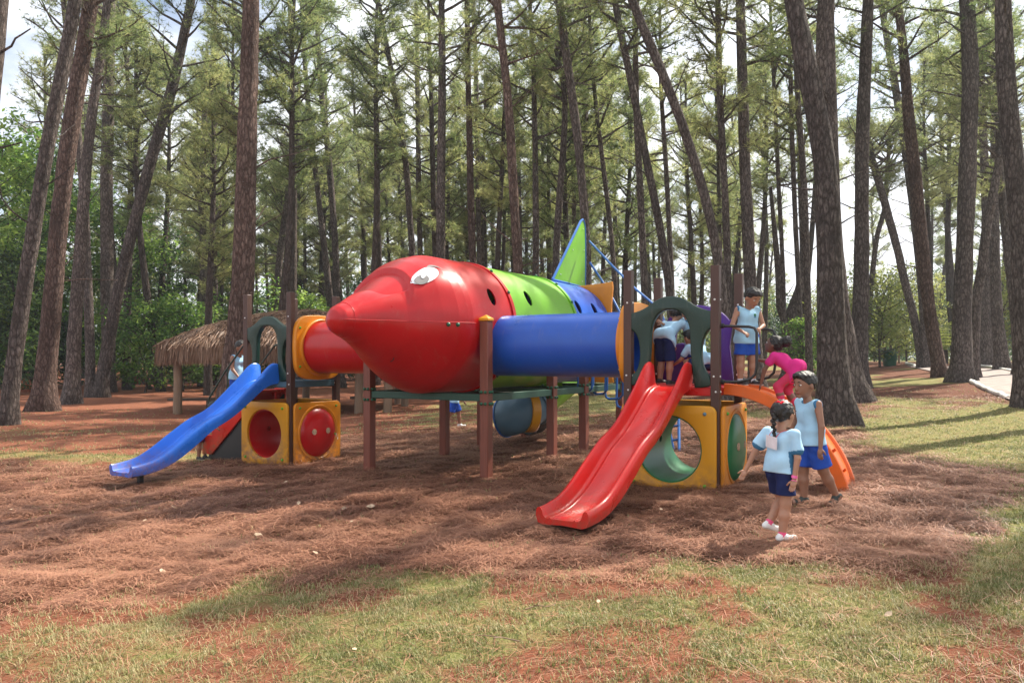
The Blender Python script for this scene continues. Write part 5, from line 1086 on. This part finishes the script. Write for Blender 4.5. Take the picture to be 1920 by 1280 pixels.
    if style=='short':
        D.ell(hc+Hd@np.array([.02,0,.055])*hq,np.array([.058,.056,.036])*hq,cm,.02); D.plane(hc+Hd@np.array([0,0,-.012])*hq,Hd@np.array([.55,0,-1.])); D.plane(hc+Hd@np.array([.045,0,.03])*hq,Hd@np.array([1,0,-.9])); D.ell(hc+Hd@np.array([.005,.07,-.02])*hq,np.array([.02,.02,.03])*hq,cm,0,True); D.ell(hc+Hd@np.array([.005,-.07,-.02])*hq,np.array([.02,.02,.03])*hq,cm,0,True)
    else:
        D.plane(hc+Hd@np.array([.0,0,-.03])*hq,Hd@np.array([.5,0,-1.])); D.plane(hc+Hd@np.array([.036,0,.03])*hq,Hd@np.array([1,0,-.7])); D.ell(hc+Hd@np.array([.012,.07,-.02])*hq,np.array([.02,.02,.026])*hq,cm,0,True); D.ell(hc+Hd@np.array([.012,-.07,-.02])*hq,np.array([.02,.02,.026])*hq,cm,0,True)
    if style=='puff': D.ell(hc+Hd@np.array([-.098,0,.058])*hq,np.array([.048,.050,.052])*hq,cm,.012); 
    D.wobble(.0022,150,.4); D.rough(.0018 if style!='puff' else .0032,3)
    hr=emit('hair',D,[hairm])
    if style=='braid':
        m=MB(); p0=hc+Hd@np.array([-.072,0,.03])*h; p1=J['neck']+T@np.array([-.075,0,-.02])*h
        for i in range(9):
            t=i/8; p=p0*(1-t)+p1*t+Hd@np.array([-.018*math.sin(t*3.1),.006*(-1)**i,0])*h; m.ball(p,(.022-.010*t)*hq,10,sc=(1,1.1,.85))
        m.ball(p1+np.array([0,0,-.02*h]),.014*hq,8,sc=(.8,.8,2)); b=m.obj('braid',hairm,root)
        m=MB(); q=hc+Hd@np.array([-.05,0,.072])*h
        for i in range(7): an_=i*.9; m.ball(q+Hd@np.array([.012*math.sin(an_),.026*math.cos(an_),.008*(i%2)])*hq,.011*hq,8,sc=(1,1.3,.8))
        m.obj('hair_bow',K['redbow'],root)
    return root,J,T,h
def W(v,s,z=0):   # local (v,s) of the play structure -> world
    c,s_=math.cos(R(-30.7)),math.sin(R(-30.7)); return (-1.18+v*c-s*s_,10.42+v*s_+s*c,z)
def G(px,Y): X=(px-960)/F*Y; return (X,Y,float(gzf(X,Y)))
# 1 girl with the braid
r1,J1,T1,h1=person('girl with a long braid and white tag on her back walking in navy shorts',G(1462,6.12),R(28),1.13,
 dict(lean=3,twist=8,La=((-.50,.40,-1),(-.40,.25,-1)),Ra=((-.08,-.24,-1),(-.22,.02,-1)),Ll=((.42,.03,-1),(-.78,.0,-1)),Rl=((-.02,-.02,-1),(-.16,.0,-1)),head=(-8,4),Lf=-15,Rf=-20,curl=.35,Lfp=14),
 dict(skin='a',shirt='lightblue2',sleeve=.62,shorts='navy',short_len=.72,hair='braid',shoe='whiteshoe',sock='sockpink',flare=.018,hem=-.01),res=.0065)
m=MB(); c=J1['neck']+T1@np.array([-.092,.010,-.085])*h1; m.box(c,(.003,.115,.10),rot=Matrix.Rotation(R(8),3,'X')@Matrix.Rotation(R(-6),3,'Y')); m.obj('name_tag',K['paper'],r1)
m=MB(); 
for s_ in(1,-1): m.tube([c+np.array([0,.038*s_,.034]),J1['neck']+T1@np.array([-.060,.035*s_,-.012])*h1,J1['neck']+T1@np.array([-.012,.052*s_,.004])*h1],.0022,5)
m.obj('tag_cord',K['redbow'],r1)
m=MB(); d=un(J1['Rwr']-J1['Rel']); m.tube([J1['Rwr']-d*.030,J1['Rwr']-d*.008],.0235,14); m.tube([J1['Rwr']+d*.006,J1['Rwr']+d*.012],.0205,14); m.obj('bracelet',K['bandpink'],r1)
# 2 boy with sandals
person('boy in royal blue shorts and dark sandals walking beside the orange climber',G(1519,7.45),R(196),1.33,
 dict(lean=4,Ra=((.10,-.25,-1),(.05,-.10,-1)),La=((.02,.28,-1),(.12,.08,-1)),Rl=((.05,-.04,-1),(-.02,.0,-1)),Ll=((-.28,.06,-1),(-.55,.05,-1)),head=(6,5),Lf=12,Rf=0,Lfp=28,curl=.45),
 dict(skin='b',shirt='lightblue',sleeve=0,shorts='royal',short_len=.9,hair='short',shoe='sandal',flare=.02),res=.0075)
# 3 girl in pink
p=W(4.70,.60,.93)
person('girl in hot pink with an afro puff climbing up the orange arch',p,R(-30.7+180-8),1.10,
 dict(lean=50,La=((.55,.10,-.9),(.25,.02,-1)),Ra=((.95,-.15,-.35),(1,.02,.15)),Ll=((.75,.12,-.65),(-.35,.05,-1)),Rl=((.55,-.12,-.8),(-.6,0,-1)),habs=(8,-16),Lf=0,Rf=0,curl=.1),
 dict(skin='c',shirt='pink',sleeve=.45,shorts='pink2',short_len=2,hair='puff',shoe='blackshoe',trim='pink'),res=.0075)
# 4 boy on the climber
p=W(4.17,.52,1.235)
r4,J4,T4,h4=person('boy in a light blue vest standing on the climber holding the black rail',p,R(-78),1.15,
 dict(lean=4,La=((.18,.28,-1),(.75,-.70,-.25)),Ra=((.05,-.42,-1),(.72,.30,-.42)),Ll=((.05,.04,-1),(-.02,.02,-1)),Rl=((.0,-.06,-1),(.0,-.02,-1)),head=(14,34),Lf=30,Rf=10,curl=.9),
 dict(skin='a',shirt='lightblue',sleeve=0,shorts='royal',short_len=.82,hair='short',shoe='blackshoe',sock='sockwhite',flare=.02,hem=-.07),res=.0075)
m=MB(); q=J4['chest']+T4@np.array([.070,.042,.012])*h4
m.ball(q,.016,10,0,(.35,1,1.1)); m.ball(q+T4@np.array([.001,0,-.024]),.010,8,1,(.35,1.8,.6)); m.obj('chest_emblem',[M['tubegreen'],K['trim']],r4)
# 5..7 in the right tower
person('child in navy shorts bending forward inside the right tower',W(3.20,.50,1.22),R(48),1.12,
 dict(lean=48,La=((.7,.2,-.8),(.7,0,-.6)),Ra=((.7,-.2,-.7),(.9,0,-.4)),Ll=((.25,.05,-1),(-.2,0,-1)),Rl=((.05,-.05,-1),(-.1,0,-1)),head=(0,10)),
 dict(skin='a',shirt='lightblue2',sleeve=.6,shorts='navy',short_len=1,hair='short',shoe='blackshoe'),res=.010)
person('child seen behind the bending one at the back of the right tower',W(3.46,.88,1.22),R(225),1.06,
 dict(lean=22,La=((.4,.3,-.9),(.8,.2,-.3)),Ra=((.6,-.5,-.4),(.8,-.1,.3)),head=(0,20)),
 dict(skin='a',shirt='lightblue2',sleeve=.6,shorts='royal',hair='short',shoe='blackshoe'),res=.011)
person('child crouching in the right tower beside the dark corner post',W(3.70,.55,1.22),R(120),1.05,
 dict(lean=42,La=((.5,.2,-.8),(.8,0,-.4)),Ra=((.4,-.3,-.8),(.7,-.1,-.5)),Ll=((.9,.15,.1),(-.4,0,-1)),Rl=((.9,-.15,.05),(-.4,0,-1)),head=(0,10)),
 dict(skin='a',shirt='lightblue2',sleeve=.6,shorts='navy',hair='short',shoe='blackshoe'),res=.011)
# 8 child behind the rocket
person('child in blue shorts walking on the ground beyond the rocket',G(852,17.6),R(5),1.30,
 dict(lean=4,Ll=((.35,.03,-1),(.1,0,-1)),Rl=((-.3,-.03,-1),(-.6,0,-1)),La=((-.3,.2,-1),(0,.1,-1)),Ra=((.3,-.2,-1),(.6,0,-.7)),Rfp=25),
 dict(skin='b',shirt='lightblue',sleeve=.6,shorts='royal',short_len=.9,hair='short',shoe='whiteshoe',flare=.02),res=.012)
# 9..11 at the left tower
person('child in a pale vest with curly hair standing on the red steps',W(-4.62,.72,.60),R(-30),1.28,
 dict(lean=6,La=((.3,.15,-1),(.9,-.1,-.3)),Ra=((.15,-.15,-1),(.6,.1,-.6)),Ll=((.2,.03,-1),(-.1,0,-1)),head=(0,12)),
 dict(skin='b',shirt='lightblue',sleeve=0,shorts='royal',hair='puff0',shoe='whiteshoe'),res=.010)
person('small child in plaid shorts bending at the foot of the red steps',W(-5.0,.28,-.2),R(-20),1.12,
 dict(lean=38,La=((.5,.15,-.8),(.7,0,-.6)),Ra=((.5,-.15,-.7),(.8,.0,-.3)),head=(0,10)),
 dict(skin='b',shirt='lightblue2',sleeve=.6,shorts='plaid',short_len=.95,hair='short',shoe='blackshoe'),res=.010)
person('child inside the left tower half hidden behind the arch leg',W(-3.12,.72,1.18),R(-30.7),1.02,
 dict(lean=50,La=((.7,.15,-.7),(.8,0,-.4)),Ra=((.7,-.15,-.7),(.8,.0,-.4)),Ll=((.6,.05,-.8),(-.5,0,-1)),Rl=((.5,-.05,-.8),(-.5,0,-1)),head=(0,10)),
 dict(skin='b',shirt='lightblue2',sleeve=.6,shorts='royal',hair='short',shoe='blackshoe'),res=.011)
# ---------------- air ----------------
hm=bpy.data.materials.new('haze_air'); hm.use_nodes=True; hn=hm.node_tree; hn.nodes.clear(); ho=N(hn,'OutputMaterial'); pv=N(hn,'VolumePrincipled'); pv.inputs['Color'].default_value=(.80,.87,.95,1); pv.inputs['Density'].default_value=.0006; pv.inputs['Anisotropy'].default_value=.3
hn.links.new(pv.outputs[0],ho.inputs['Volume']); ho2=MB().box((0,195,12.5),(540,460,29)).obj('haze',hm,smooth=False); tag(ho2,kind='stuff')
